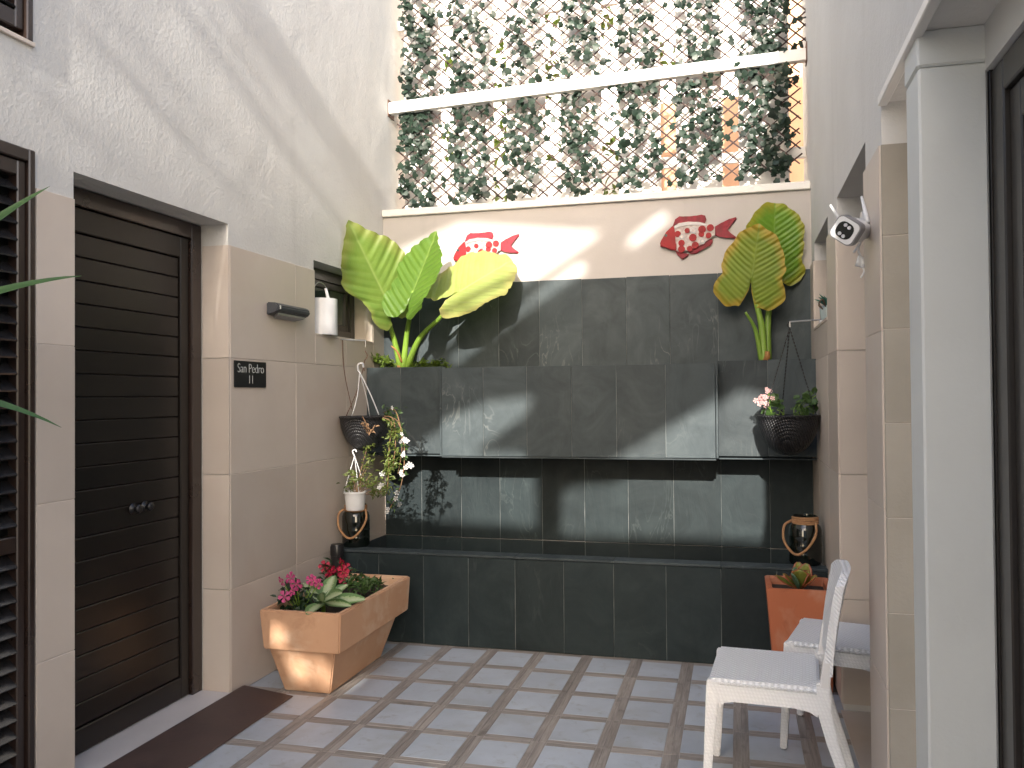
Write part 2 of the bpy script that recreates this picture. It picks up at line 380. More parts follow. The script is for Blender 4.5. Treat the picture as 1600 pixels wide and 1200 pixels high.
def plate(us, vs, holes, w0, w1, mp):
    """wall slab over the grid us x vs with rectangular openings; mp maps (u, v, w) to the place"""
    us = sorted(set(us + [h[0] for h in holes] + [h[1] for h in holes])); vs = sorted(set(vs + [h[2] for h in holes] + [h[3] for h in holes]))
    bm = bmesh.new(); cache = {}
    def V(i, j, k):
        key = (i, j, k)
        if key not in cache: cache[key] = bm.verts.new(mp(us[i], vs[j], (w0, w1)[k]))
        return cache[key]
    def solid(i, j):
        if i < 0 or j < 0 or i >= len(us)-1 or j >= len(vs)-1: return False
        cu, cv = (us[i]+us[i+1])/2, (vs[j]+vs[j+1])/2
        return not any(h[0] < cu < h[1] and h[2] < cv < h[3] for h in holes)
    for i in range(len(us)-1):
        for j in range(len(vs)-1):
            if not solid(i, j): continue
            for k in (0, 1): bm.faces.new((V(i, j, k), V(i+1, j, k), V(i+1, j+1, k), V(i, j+1, k)))
            if not solid(i-1, j): bm.faces.new((V(i, j, 0), V(i, j+1, 0), V(i, j+1, 1), V(i, j, 1)))
            if not solid(i+1, j): bm.faces.new((V(i+1, j, 0), V(i+1, j+1, 0), V(i+1, j+1, 1), V(i+1, j, 1)))
            if not solid(i, j-1): bm.faces.new((V(i, j, 0), V(i+1, j, 0), V(i+1, j, 1), V(i, j, 1)))
            if not solid(i, j+1): bm.faces.new((V(i, j+1, 0), V(i+1, j+1, 0), V(i+1, j+1, 1), V(i, j+1, 1)))
    return bm
def cut(rects, h):
    out = []
    for (a, b, c, d) in rects:
        if h[1] <= a or h[0] >= b or h[3] <= c or h[2] >= d: out.append((a, b, c, d)); continue
        if a < h[0]: out.append((a, h[0], c, d))
        if b > h[1]: out.append((h[1], b, c, d))
        m0, m1 = max(a, h[0]), min(b, h[1])
        if c < h[2]: out.append((m0, m1, c, h[2]))
        if d > h[3]: out.append((m0, m1, h[3], d))
    return [r for r in out if r[1]-r[0] > 0.006 and r[3]-r[2] > 0.006]

XL, XR, YB = -2.36, 0.45, 5.46

# ================================================================== SETTING
# ---- ground / floor
fl = empty('floor'); tag(fl, kind='structure')
obj('screed', B(-9, 9, -9, 14, -0.30, -0.0022), 'floor_grout', fl)
PX, PY, SW = 0.2685, 0.2985, 0.064
gx0, gy0 = -1.610 - 6*PX, 4.032 - 9*PY       # a seam crossing
t_me = finish(B(-(PX-SW)/2, (PX-SW)/2, -(PY-SW)/2, (PY-SW)/2, -0.012, 0.0, 0.0012), 'tile', 'floor_tile')
g = 0.0012
sxm = finish(B(-(PX-SW)/2+g, (PX-SW)/2-g, g*0.6, SW/2-g, -0.012, 0.0, 0.001), 'wood_strip', 'wood_x')
sxm2 = finish(B(-(PX-SW)/2+g, (PX-SW)/2-g, -SW/2+g, -g*0.6, -0.012, 0.0, 0.001), 'wood_strip', 'wood_x')
sym = finish(B(g*0.6, SW/2-g, -PY/2+g, PY/2-g, -0.012, 0.0, 0.001), 'wood_strip', 'wood_y')
sym2 = finish(B(-SW/2+g, -g*0.6, -PY/2+g, PY/2-g, -0.012, 0.0, 0.001), 'wood_strip', 'wood_y')
for i in range(3, 15):
    for j in range(3, 12):
        cx, cy = gx0 + i*PX, gy0 + j*PY
        if cx + PX/2 < XL or cx > XR+0.1 or cy > 4.70: continue
        dz = lambda: rnd.uniform(-0.0006, 0.0006)
        if cx+PX < XR+0.12: link('tile', t_me, fl, (cx+PX/2, cy+PY/2, dz()))
        if cx+PX < XR+0.12:
            link('wood_strip', sxm, fl, (cx+PX/2, cy, dz())); link('wood_strip', sxm2, fl, (cx+PX/2, cy, dz()))
        link('wood_strip', sym, fl, (cx, cy+PY/2, dz())); link('wood_strip', sym2, fl, (cx, cy+PY/2, dz()))

# ---- left house wall -------------------------------------------------
lw = empty('house_wall', (XL, 3.6, 0), 'grainy off-white rendered house wall with beige tiled base, holding the brown plank door', 'wall')
DO = (2.612, 3.600, -0.1, 2.267)             # door opening   (Y0, Y1, Z0, Z1)
NI = (4.455, 5.265, 1.790, 2.225)            # small window
SH = (1.30, 2.430, 0.02, 2.292)              # shutter opening
UW = (1.20, 2.420, 2.662, 4.00)              # upper window
obj('wall', plate([-0.6, 5.95], [-0.1, 4.75], [DO, NI, SH, UW], XL, XL-0.30, lambda u, v, w: (w, u, v)), 'stucco', lw)
zj = [0.0, 0.51, 1.06, 1.62, 2.165]
rects = []
for y0, y1 in ((-0.51, 0.12), (0.12, 0.75), (0.75, 1.30), (2.432, 2.612), (3.60, 4.23), (4.23, 4.86), (4.86, 5.455)):
    for z0, z1 in zip(zj, zj[1:]): rects.append((y0, y1, z0, z1))
rects = cut(rects, NI)
for (a, b, c, d) in rects:
    e = 0.0016
    obj('wall_tile', B(XL-0.006, XL+0.009 + rnd.uniform(-0.0006, 0.0006), a+e, b-e, c+e, d-e, 0.0015), 'beige', lw)
for z0, z1 in zip(zj, zj[1:]):               # tiles on the far door jamb
    obj('jamb_tile', B(-2.497, XL+0.0065, 3.591, 3.606, z0+0.0016, z1-0.0016, 0.001), 'beige', lw)
# jamb tiles of the small window
obj('jamb_tile', B(-2.478, XL+0.006, 5.256, 5.272, NI[2], 2.165, 0.001), 'beige', lw)
obj('window_sill', B(-2.478, XL+0.012, NI[0]+0.001, NI[1]-0.010, NI[2]-0.004, NI[2]+0.010, 0.002), 'beige', lw)
# the plank door
XD = -2.50
dr = obj('door', B(XD-0.12, XD-0.072, DO[0], 3.595, 0.0, 2.266), 'dark', lw)
def bb(name, x0, x1, y0, y1, z0, z1, mt, parent, bev=0.002): return obj(name, B(x0, x1, y0, y1, z0, z1, bev), mt, parent)
for y0, y1 in ((DO[0], DO[0]+0.075), (3.515, 3.590)): bb('frame_post', XD-0.07, XD, y0, y1, 0.02, 2.262, 'frame', dr, 0.004)
bb('frame_head', XD-0.07, XD-0.001, DO[0]+0.075, 3.515, 2.19, 2.262, 'frame', dr, 0.004)
for y0, y1 in ((DO[0]+0.078, DO[0]+0.128), (3.452, 3.512)): bb('stile', XD-0.065, XD-0.016, y0, y1, 0.03, 2.187, 'brown', dr, 0.004)
bb('bottom_rail', XD-0.065, XD-0.0165, DO[0]+0.128, 3.452, 0.03, 0.128, 'brown', dr, 0.004)
bb('top_rail', XD-0.065, XD-0.0165, DO[0]+0.128, 3.452, 2.09, 2.187, 'brown', dr, 0.004)
zz = 0.131; k = 0
while zz < 2.08:
    z1 = zz+(2.0885-0.131)/21
    bb('plank', XD-0.05, XD-0.026 + rnd.uniform(-0.0006, 0.0006), DO[0]+0.130, 3.450, zz, z1-0.0025, 'brown', dr, 0.0035); zz = z1
h = obj('knob', lathe(bmesh.new(), [(0.024, 0), (0.025, 0.004), (0.011, 0.007), (0.010, 0.020), (0.017, 0.024), (0.020, 0.033), (0.015, 0.040), (0.004, 0.042)], 0, 0, 20), 'black', None, True)
for dy, dz_ in ((0, 0), (0.075, 0.0)):
    k2 = link('knob', h.data, dr); k2.rotation_euler = (0, math.pi/2, 0); k2.location = Vector((XD-0.026, 3.135+dy, 0.953+dz_)) - parent_base(dr)
bpy.data.objects.remove(h)
# small window
XW = -2.48
wn = obj('window', B(XW-0.12, XW-0.055, NI[0], NI[1], 1.79, 2.225), 'dark', lw)
for (y0, y1, z0, z1) in ((NI[0]+.002, NI[0]+0.06, 1.802, 2.222), (NI[1]-0.075, NI[1]-0.011, 1.802, 2.222), (NI[0]+0.06, NI[1]-0.075, 1.802, 1.86), (NI[0]+0.06, NI[1]-0.075, 2.155, 2.222)):
    bb('frame', XW-0.05, XW, y0, y1, z0, z1, 'bronze', wn, 0.003)
for (y0, y1, z0, z1) in ((NI[0]+0.06, NI[0]+0.10, 1.86, 2.155), (NI[1]-0.115, NI[1]-0.075, 1.86, 2.155), (NI[0]+0.10, NI[1]-0.115, 1.86, 1.90), (NI[0]+0.10, NI[1]-0.115, 2.115, 2.155)):
    bb('sash', XW-0.045, XW-0.012, y0, y1, z0, z1, 'bronze', wn, 0.003)
bb('pane', XW-0.034, XW-0.028, NI[0]+0.09, NI[1]-0.105, 1.89, 2.125, 'glass_green', wn, 0)
# louvred shutter and upper window
def shutter(name, y0, y1, z0, z1, rail, xf):
    s = obj(name, B(xf-0.10, xf-0.06, y0-0.02, y1, z0-0.01, z1), 'dark', lw)
    bb('outer_frame', xf-0.05, xf+0.012, y1-0.030, y1-0.002, z0, z1, 'frame', s, 0.004)
    bb('stile', xf-0.045, xf-0.002, y1-0.066, y1-0.032, z0+0.03, z1-0.045, 'frame', s, 0.004)
    bb('top_frame', xf-0.05, xf+0.011, y0, y1-0.030, z1-0.044, z1-0.001, 'frame', s, 0.004)
    bb('top_rail', xf-0.045, xf-0.003, y0, y1-0.066, z1-0.098, z1-0.046, 'frame', s, 0.004)
    bb('bottom_rail', xf-0.045, xf-0.003, y0, y1-0.066, z0+0.03, z0+0.09, 'frame', s, 0.004)
    zc = z0+0.12
    spans = [(z0+0.09, rail-0.03), (rail+0.03, z1-0.10)] if rail else [(z0+0.09, z1-0.10)]
    if rail: bb('middle_rail', xf-0.045, xf-0.003, y0, y1-0.066, rail-0.028, rail+0.028, 'frame', s, 0.004)
    bm = bmesh.new(); L = y1-0.068-y0
    prism(bm, [(-0.026, 0, 0.019), (-0.021, 0, 0.023), (0.024, 0, -0.017), (0.020, 0, -0.022)], (0, 1, 0), L)
    sm = finish(bm, 'louvre', 'louvre')
    for a, b in spans:
        z = b-0.03
        while z > a+0.015:
            link('louvre', sm, s, Vector((xf-0.022, y0, z)) - parent_base(s)); z -= 0.0572
    return s
shutter('shutter', 1.75, 2.428, 0.02, 2.290, 0.935, XL)
shutter('shutter', 1.75, 2.418, 2.666, 4.0, None, XL)
bb('window_sill', XL-0.06, XL+0.012, 1.3, 2.424, 2.652, 2.668, 'beige', lw, 0.002)
for (a, b, c, d) in ((3.603, 5.453, 0.003, 1.786), (3.603, NI[0]-0.004, 1.786, 2.160), (5.275, 5.453, 1.786, 2.160), (2.435, 2.609, 0.003, 2.160)):
    obj('grout_bed', B(XL-0.004, XL+0.0068, a, b, c, d), 'grout', lw)


# door sill and steel ramp
ms = tag(bb('door_sill', -2.57, XL+0.03, DO[0]-0.3, 3.588, 0.0, 0.026, 'marble', None, 0.003), 'white marble sill under the brown plank door', 'sill')
rm = bmesh.new()
prism(rm, [(-2.330, 1.9, 0.004), (-2.330, 1.9, 0.034), (-2.318, 1.9, 0.037), (-2.062, 1.9, 0.008), (-2.058, 1.9, 0.004)], (0, 1, 0), 1.765)
rp = tag(obj('threshold_ramp', rm, 'rust'), 'flat dark brown metal ramp lying along the marble door sill', 'ramp')

# ---- back wall with fountain ----------------------------------------
gw = empty('garden_wall', (-0.95, YB, 0), 'smooth cream garden wall above the grey slate, topped by a white coping', 'wall')
obj('wall', B(XL-0.02, XR+0.3, YB, YB+0.30, -0.05, 2.672), 'cream', gw)
obj('coping', B(XL+0.002, XR-0.002, YB-0.022, YB+0.34, 2.674, 2.722, 0.004), 'white_paint', gw)
fo = empty('slate_fountain', (-0.95, 4.63, 0), 'dark grey slate wall fountain with long basin and raised planting trough', 'fountain')
def slates(xs, z0, z1, y, t=0.012, gap=0.0016, mt='slate'):
    obj('grout_bed', B(xs[0]+0.004, xs[-1]-0.004, y-t+0.0034, y+0.003, z0+0.006, z1-0.006), 'slate_grout', fo)
    for a, b in zip(xs, xs[1:]):
        j = rnd.uniform(-0.0012, 0.0012)
        obj('slate', B(a+gap, b-gap, y-t+j, y+0.004, z0+gap+rnd.uniform(-.001, .001), z1-gap+rnd.uniform(-.0015, .0015), 0.0016), mt, fo)
up = [XL+0.004, -2.09, -1.81, -1.528, -1.25, -0.965, -0.678, -0.403, -0.107, 0.17, XR-0.003]
slates(up, 1.52, 2.187, YB-0.002)
lo = [XL+0.012, -2.081, -1.797, -1.528, -1.240, -0.959, -0.677, -0.391, -0.100, 0.190, XR-0.003]
slates(lo, 0.483, 1.085, YB-0.002, mt='slate_dark')
slates(lo, 0.10, 0.480, YB-0.002, mt='slate_dark')
# raised trough: wings and proud centre
obj('trough_bed', B(XL+0.012, XR-0.012, 5.165, 5.205, 1.075, 1.600), 'slate_grout', fo)
obj('trough_bed', B(-1.785, -0.127, 5.062, 5.164, 1.070, 1.592), 'slate_grout', fo)
obj('trough_floor', B(XL+0.012, XR-0.012, 5.206, YB-0.016, 1.080, 1.12), 'dark', fo)
slates([XL+0.010, -2.11, -1.800], 1.060, 1.622, 5.164)
slates([-0.112, 0.175, XR-0.006], 1.063, 1.628, 5.164)
slates([-1.793, -1.520, -1.242, -0.964, -0.693, -0.404, -0.119], 1.056, 1.610, 5.061)
for a, b in ((-1.807, -1.7945), (-0.1175, -0.105)):
    obj('slate', B(a, b, 5.053, 5.152, 1.058, 1.608, 0.001), 'slate', fo)
for a, b in zip([XL+0.012, -1.795], [-1.795, -0.117]): pass
for a, b, y0 in ((XL+0.012, -1.808, 5.152), (-1.793, -0.119, 5.050), (-0.104, XR-0.008, 5.152)):
    obj('slate', B(a, b, y0+0.001, 5.22, 1.046, 1.0545, 0.001), 'slate', fo)
obj('soil', B(XL+0.014, XR-0.014, 5.208, YB-0.018, 1.12, 1.575), 'soil', fo)
# basin
obj('basin_core', B(XL+0.012, XR-0.002, 4.642, 4.718, 0.0, 0.508), 'slate_grout', fo)
bs = [XL+0.012, -2.040, -1.761, -1.490, -1.215, -0.937, -0.660, -0.378, -0.092, 0.19, XR-0.004]
slates(bs, 0.002, 0.512, 4.641, mt='slate_dark')
rim = [XL+0.012, -1.80, -1.215, -0.66, -0.092, XR-0.004]
for a, b in zip(rim, rim[1:]): obj('rim_slate', B(a+0.0008, b-0.0008, 4.627, 4.735, 0.513, 0.527, 0.002), 'slate', fo)
obj('basin_floor', B(XL+0.012, XR-0.002, 4.72, YB-0.016, 0.0, 0.16), 'slate', fo)
for k, (a, b) in enumerate(((4.737, 5.10), (5.10, 5.443))):
    obj('slate', B(XL+0.010, XL+0.020, a+0.001, b-0.001, 0.161, 0.482, 0.001), 'slate', fo)
    obj('slate', B(XR-0.014, XR-0.004, a+0.001, b-0.001, 0.161, 0.482, 0.001), 'slate', fo)
mt, nt_, p_, v_ = base('pool_water'); p_.inputs['Base Color'].default_value = (0.006, 0.012, 0.011, 1); p_.inputs['Roughness'].default_value = 0.02
p_.inputs['Transmission Weight'].default_value = 0.3; p_.inputs['IOR'].default_value = 1.33; bump(nt_, p_, noise(nt_, v_, 14, 2), 0.06, 0.01); MT['water'] = mt
wt = obj('water', B(XL+0.021, XR-0.015, 4.719, YB-0.017, 0.162, 0.36), 'water'); tag(wt, kind='structure')
bm = bmesh.new()
for _ in range(1): tube(bm, [(XL+0.014, YB-0.0165, 0.482), (XL+0.014, YB-0.0165, 0.9)], 0.0028, 6)
obj('corner_bead', bm, 'grout', fo)

# ---- right house wall -------------------------------------------------
rw = empty('house_wall', (XR, 3.6, 0), 'plain pale house wall with deep recesses and tan tiled piers beside the white column', 'wall')
N1 = (4.50, 5.25, 1.80, 2.312)
N2 = (3.215, 4.10, -0.1, 2.314)
N3 = (1.0, 2.872, -0.1, 2.338)
obj('wall', plate([1.25, 5.95], [-0.1, 4.65], [N1, N2, N3], XR, XR+0.34, lambda u, v, w: (w, u, v)), 'stucco', rw)
zr = [0.0, 0.444, 0.7396, 1.035, 1.330, 1.624, 1.9165, 2.205]
e = 0.0014
zt = [0.03, 0.50, 1.06, 1.62, 2.205]
for (a, b) in ((2.872, 3.215), (4.10, 4.50), (4.50, 5.03), (5.03, 5.455)):
    for z0, z1 in zip(zt, zt[1:]):
        for r in cut([(a, b, z0, z1)], N1):
            obj('wall_tile', B(XR-0.009+rnd.uniform(-.0006, .0006), XR+0.005, r[0]+e, r[1]-e, r[2]+e, r[3]-e, 0.0015), 'beige', rw)
for z0, z1 in zip(zr, zr[1:]): obj('wall_tile', B(XR-0.003, XR+0.30, 2.863, 2.876, z0+e, z1-e, 0.0015), 'tan', rw)
for z0, z1 in zip(zt, zt[1:]): obj('wall_tile', B(XR-0.003, XR+0.309, 4.091, 4.104, z0+e, z1-e, 0.0015), 'beige', rw)
obj('wall_tile', B(XR-0.002, XR+0.20, 5.241, 5.254, 1.802, 2.205, 0.001), 'beige', rw)
obj('recess_door', B(XR+0.31, XR+0.338, 3.2, 4.12, 0.0, 2.32), 'frame', rw)
obj('recess_window', B(XR+0.20, XR+0.25, 4.48, 5.27, 1.78, 2.33), 'bronze', rw)
obj('recess_sill', B(XR-0.014, XR+0.309, 3.219, 4.088, -0.02, 0.004, 0.001), 'beige', rw)
obj('window_sill', B(XR-0.012, XR+0.20, 4.502, 5.24, 1.794, 1.811, 0.002), 'beige', rw)
obj('skirting', B(XR-0.014, XR+0.002, 2.874, 3.213, 0.001, 0.03, 0.001), 'beige', rw)
sf = obj('soffit', B(XR+0.012, XR+1.5, -0.3, 2.860, 2.341, 2.40), 'soffit', rw)
obj('drip_edge', B(XR-0.012, XR+0.016, -0.3, 2.858, 2.322, 2.352, 0.003), 'white_paint', rw)
obj('lintel', B(0.606, 0.70, 0.3, 2.34, 2.222, 2.340), 'soffit', rw)
for (a, b, c, d) in ((2.876, 3.212, 0.033, 2.200), (4.104, 5.453, 0.033, 1.79), (4.104, 4.496, 1.79, 2.200), (5.256, 5.453, 1.79, 2.200)):
    obj('grout_bed', B(XR-0.0068, XR+0.004, a, b, c, d), 'grout', rw)
obj('grout_bed', B(XR-0.0005, XR+0.29, 2.8655, 2.871, 0.003, 2.200), 'grout', rw)
# white column
cl = empty('column', (0.53, 2.41, 0), 'square white painted column standing between tan pier and dark glazed door', 'column')
obj('shaft', B(XR+0.003, 0.612, 2.330, 2.490, 0.0, 2.245, 0.006), 'white_render', cl)
obj('capital', B(XR, 0.614, 2.327, 2.493, 2.246, 2.340, 0.006), 'white_render', cl)
# glazed door
gd = empty('glazed_door', (0.66, 1.4, 0), 'tall dark framed glazed door next to the white column', 'door')
bb('frame_post', 0.618, 0.69, 2.235, 2.326, 0.0, 2.218, 'bronze', gd, 0.004)
bb('frame_head', 0.618, 0.69, 0.3, 2.235, 2.14, 2.219, 'bronze', gd, 0.004)
bb('frame_jamb', 0.6145, 0.76, 2.3275, 2.488, 0.0, 2.338, 'bronze', gd, 0.001)
bb('leaf_stile', 0.632, 0.68, 2.155, 2.233, 0.03, 2.138, 'bronze', gd, 0.004)
bb('leaf_rail', 0.632, 0.68, 0.5, 2.155, 2.05, 2.137, 'bronze', gd, 0.004)
bb('leaf_rail', 0.632, 0.68, 0.5, 2.155, 0.03, 0.14, 'bronze', gd, 0.004)
bb('leaf_stile', 0.632, 0.68, 0.42, 0.50, 0.03, 2.137, 'bronze', gd, 0.004)
bb('pane', 0.655, 0.661, 0.49, 2.165, 0.13, 2.06, 'glass', gd, 0)
obj('dark_room', B(0.765, 0.80, 0.2, 2.48, 0.0, 2.3), 'bronze', gd)

# ---- added light screen, unseen behind the photographer ----------------
YO = -5.5
def oc(px, py, Y):
    p = at(px, py, Y); t = Y-YO
    return (p.x - SX*t, p.z + SZ*t)
holes = [
    [oc(*q) for q in ((598, 402, YB), (720, 348, YB), (735, 270, YB), (945, 270, YB), (945, 362, YB), (836, 440, YB), (690, 548, YB), (640, 592, YB), (598, 612, YB))],
    [oc(*q) for q in ((905, 408, YB), (922, 420, YB), (765, 532, YB), (750, 520, YB))],
    [oc(*q) for q in ((745, 528, YB), (757, 540, YB), (712, 573, YB), (698, 563, YB))],
    [oc(*q) for q in ((975, 380, YB), (1035, 330, YB), (1050, 340, YB), (990, 388, YB))],
    [oc(*q) for q in ((640, 697, 5.15), (689, 670, 5.15), (759, 628, 5.05), (838, 617, 5.05), (819, 651, 5.05), (742, 706, 5.05), (838, 738, YB), (838, 826, YB), (606, 812, YB), (606, 745, YB))],
    [oc(*q) for q in ((967, 713, 5.05), (1115, 625, 5.05), (1157, 608, 5.15), (1196, 616, 5.15), (1206, 700, 5.15), (1206, 850, YB), (1069, 842, YB), (878, 840, YB), (878, 772, YB), (893, 759, YB), (955, 757, YB))],
    [(XL-SX*(y-YO), z+SZ*(y-YO)) for y, z in ((1.0, 2.38), (2.62, 2.38), (3.6, 2.40), (4.6, 2.35), (4.95, 2.55))] + [(XL-SX*(4.95-YO), 6.98), (XL-SX*(1.0-YO), 6.98)],
    [oc(*q) for q in ((420, 972, 3.6), (444, 982, 3.6), (442, 1014, 3.6), (424, 1010, 3.6))],
    [oc(*q) for q in ((440, 1020, 3.65), (480, 1024, 3.65), (476, 1066, 3.65), (450, 1062, 3.65))],
    [oc(*q) for q in ((488, 1026, 3.65), (501, 1026, 3.65), (499, 1072, 3.65), (487, 1070, 3.65))],
    [oc(*q) for q in ((507, 1042, 3.65), (527, 1046, 3.65), (525, 1082, 3.65), (506, 1080, 3.65))],
]
def polywall(name, outer, holes, y, th, mt):
    cu = bpy.data.curves.new(name, 'CURVE'); cu.dimensions = '2D'; cu.fill_mode = 'BOTH'; cu.extrude = th/2
    for poly in [outer] + holes:
        sp = cu.splines.new('POLY'); sp.points.add(len(poly)-1); sp.use_cyclic_u = True
        for q, (a, b) in zip(sp.points, poly): q.co = (a, b, 0, 1)
    o = bpy.data.objects.new(name, cu); COL.objects.link(o)
    bpy.context.view_layer.update()
    me = bpy.data.meshes.new_from_object(o.evaluated_get(bpy.context.evaluated_depsgraph_get()))
    bpy.data.objects.remove(o); me.transform(Matrix.Translation((0, y, 0)) @ Matrix.Rotation(math.pi/2, 4, 'X'))
    me.materials.clear(); me.materials.append(MT[mt]); return link(name, me)
light_screen = polywall('house_wall', [(-2.75, -0.1), (1.45, -0.1), (1.45, 7.22), (-2.75, 7.22)], holes, YO, 0.05, 'white_render')  # added unseen screen, no house wall; its holes shape the sun patches
tag(light_screen, 'added unseen white screen, pierced to shape the sun patches in the yard', 'wall')

# ---- beyond the garden wall ------------------------------------------
nb = empty('neighbour_house', (1.2, 7.4, 0), 'peach rendered house showing behind the white board fence', 'house')
obj('wall', B(-0.93, 4.0, 7.4, 7.7, 0, 3.95), 'peach', nb)
obj('upper_wall', B(0.45, 4.0, 7.42, 7.7, 3.952, 5.6), 'peach', nb)
nw = tag(obj('white_house', B(-6.5, 5.5, 8.2, 8.6, 0, 6.2), 'white_paint'), 'sunlit white house far behind the ivy screen', 'house')

# ================================================================== SCREEN ABOVE THE WALL
bf = empty('board_fence', (-0.95, 5.74, 2.72), 'white upright board fence behind the ivy trellis', 'fence')
bx = [-2.303, -2.026, -1.93, -1.632, -1.538, -1.259, -1.15, -0.867, -0.754, -0.471, -0.37, -0.073, 0.032, 0.346]
for a, b in zip(bx[::2], bx[1::2]):
    obj('board', B(a, b, 5.722+rnd.uniform(-.003, .003), 5.742, 2.724, 4.75, 0.003), 'white_paint', bf)
for z in (2.95, 4.1): obj('rail', B(XL+0.002, XR-0.002, 5.746, 5.786, z, z+0.07, 0.003), 'white_paint', bf)
# sloping white beam
bm = bmesh.new()
a, b = Vector((XL+0.002, 5.56, 3.472)), Vector((XR-0.002, 5.60, 3.562))
prism(bm, [a+Vector((0, 0, -0.040)), b+Vector((0, 0, -0.037)), b+Vector((0, 0, 0.037)), a+Vector((0, 0, 0.040))], (0, 1, 0), 0.055)
bmesh.ops.bevel(bm, geom=list(bm.edges), offset=0.003, segments=1, affect='EDGES')
wb = empty('beam', (XL, 5.58, 3.47), 'white painted beam fixed slightly aslant between the two house walls', 'beam')
obj('timber', bm, 'white_paint', wb)
for x, z in ((XL, 3.472), (XR-0.006, 3.562)):
    obj('bracket', B(x+0.0005, x+0.006, 5.552, 5.66, z-0.06, z+0.06, 0.001), 'rusty', wb)

def ivy_leaf_mesh():
    bm = bmesh.new(); pts = []
    lob = [(0, 1.0), (24, 0.80), (52, 0.94), (82, 0.72), (112, 0.80), (148, 0.56), (180, 0.22)]
    full = lob + [(-a, r) for a, r in lob[-2:0:-1]]
    c = bm.verts.new((0, 0, 0.0))
    ring = []
    for a, r in full:
        t = math.radians(a); x, y = math.sin(t)*r*0.5, math.cos(t)*r*0.5
        ring.append(bm.verts.new((x, y, -0.22*abs(x)-0.10*max(y, 0))))
    for i in range(len(ring)): bm.faces.new((c, ring[i], ring[(i+1) % len(ring)]))
    return finish(bm, 'leaf', 'ivy', True)
ivy_me = ivy_leaf_mesh()
def rand_rot(face, spread, r):
    """leaf lying in its local XY, its normal turned towards 'face' and then scattered"""
    q = Vector(face).normalized().to_track_quat('Z', 'Y')
    from mathutils import Euler
    return (q.to_matrix() @ Euler((r.uniform(-spread, spread), r.uniform(-spread, spread), r.uniform(-math.pi, math.pi))).to_matrix())
def trellis(label, x0, x1, zb, zt_, y, seed, dens):
    """zb, zt_: bottom and top as functions of x"""
    r = random.Random(seed)
    t = empty('ivy_trellis', ((x0+x1)/2, y, zb((x0+x1)/2)), label, 'trellis', 'ivy trellis panels on the garden wall')
    base_ = parent_base(t)
    zmin, zmax = min(zb(x0), zb(x1)), max(zt_(x0), zt_(x1)); hgt = zmax-zmin
    lines = []
    for s, ang in ((1, 38), (-1, 42)):
        k = math.tan(math.radians(ang)); c = x0 - (hgt/k if s > 0 else 0)
        c0 = x0 - hgt/k - 0.1
        while c0 < x1 + hgt/k + 0.1:
            seg = []
            n = 60
            for i in range(n+1):
                z = zmin-0.02 + (hgt+0.04)*i/n; x = c0 + s*(z-zmin)/k
                if x0-0.02 <= x <= x1+0.03 and zb(x) <= z <= zt_(x): seg.append((x, z))
            if len(seg) > 3:
                (xa, za), (xb, zb_) = seg[0], seg[-1]
                yy = y + (0.005 if s > 0 else -0.005)
                bm = bmesh.new(); w = r.uniform(0.0045, 0.0065)
                j = [r.uniform(-0.006, 0.006) for _ in range(4)]
                tube(bm, [(xa+j[0], yy, za), ((xa+xb)/2+j[1], yy, (za+zb_)/2+j[2]), (xb+j[3], yy, zb_)], w, 4)
                obj('slat', bm, 'slat', t); lines.append(((xa, za), (xb, zb_)))
            c0 += 0.108
    bmr = bmesh.new(); cnt = 0; items = []
    while cnt < dens:
        (xa, za), (xb, zb_) = r.choice(lines); u = r.random()
        x = xa+(xb-xa)*u + r.gauss(0, 0.02); z = za+(zb_-za)*u + r.gauss(0, 0.02)
        if not (x0-0.03 < x < x1+0.0): continue
        col_ = min(abs(x-(a+b)/2)-(b-a)/2 for a, b in zip(bx[::2], bx[1::2]))
        if col_ > -0.012 and r.random() < 0.88: continue
        # leaves hang in tufts
        if 0.5 + 0.5*math.sin(x*23+1.3*math.sin(z*9)+seed)*math.sin(z*19+x*5) < r.random()*0.6: continue
        items.append((x, y + r.uniform(-0.045, -0.008), z, r.uniform(0.045, 0.072))); cnt += 1
    for n, (x, yy, z, s) in enumerate(sorted(items, key=lambda q: -q[3])):
        R = rand_rot((r.uniform(-.3, .3), -1, r.uniform(-.2, .6)), 0.75, r).to_4x4()
        mtx = Matrix.Translation(Vector((x, yy, z))-base_) @ R @ Matrix.Scale(s, 4)
        if n < 298:
            o = link('leaf', ivy_me, t); o.matrix_local = mtx
        else:
            vs = [bmr.verts.new(mtx @ v.co) for v in ivy_me.vertices]
            for p in ivy_me.polygons: bmr.faces.new([vs[i] for i in p.vertices])
    o = link('ivy_foliage', finish(bmr, 'ivy_foliage', 'ivy', True), t); tag(o, kind='stuff')
    return t
beam_b = lambda x: 3.432 + (x-XL)*0.033
beam_t = lambda x: 3.52 + (x-XL)*0.033
trellis('leafy ivy trellis panel below the white beam, its bare slat ends on the coping', -2.30, 0.385, lambda x: 2.765+0.018*(x+2.3), lambda x: beam_b(x)+0.01, 5.635, 3, 1150)
trellis('leafy ivy trellis panel rising above the white beam', -2.28, 0.44, lambda x: beam_t(x)-0.06, lambda x: 4.60, 5.655, 8, 1450)

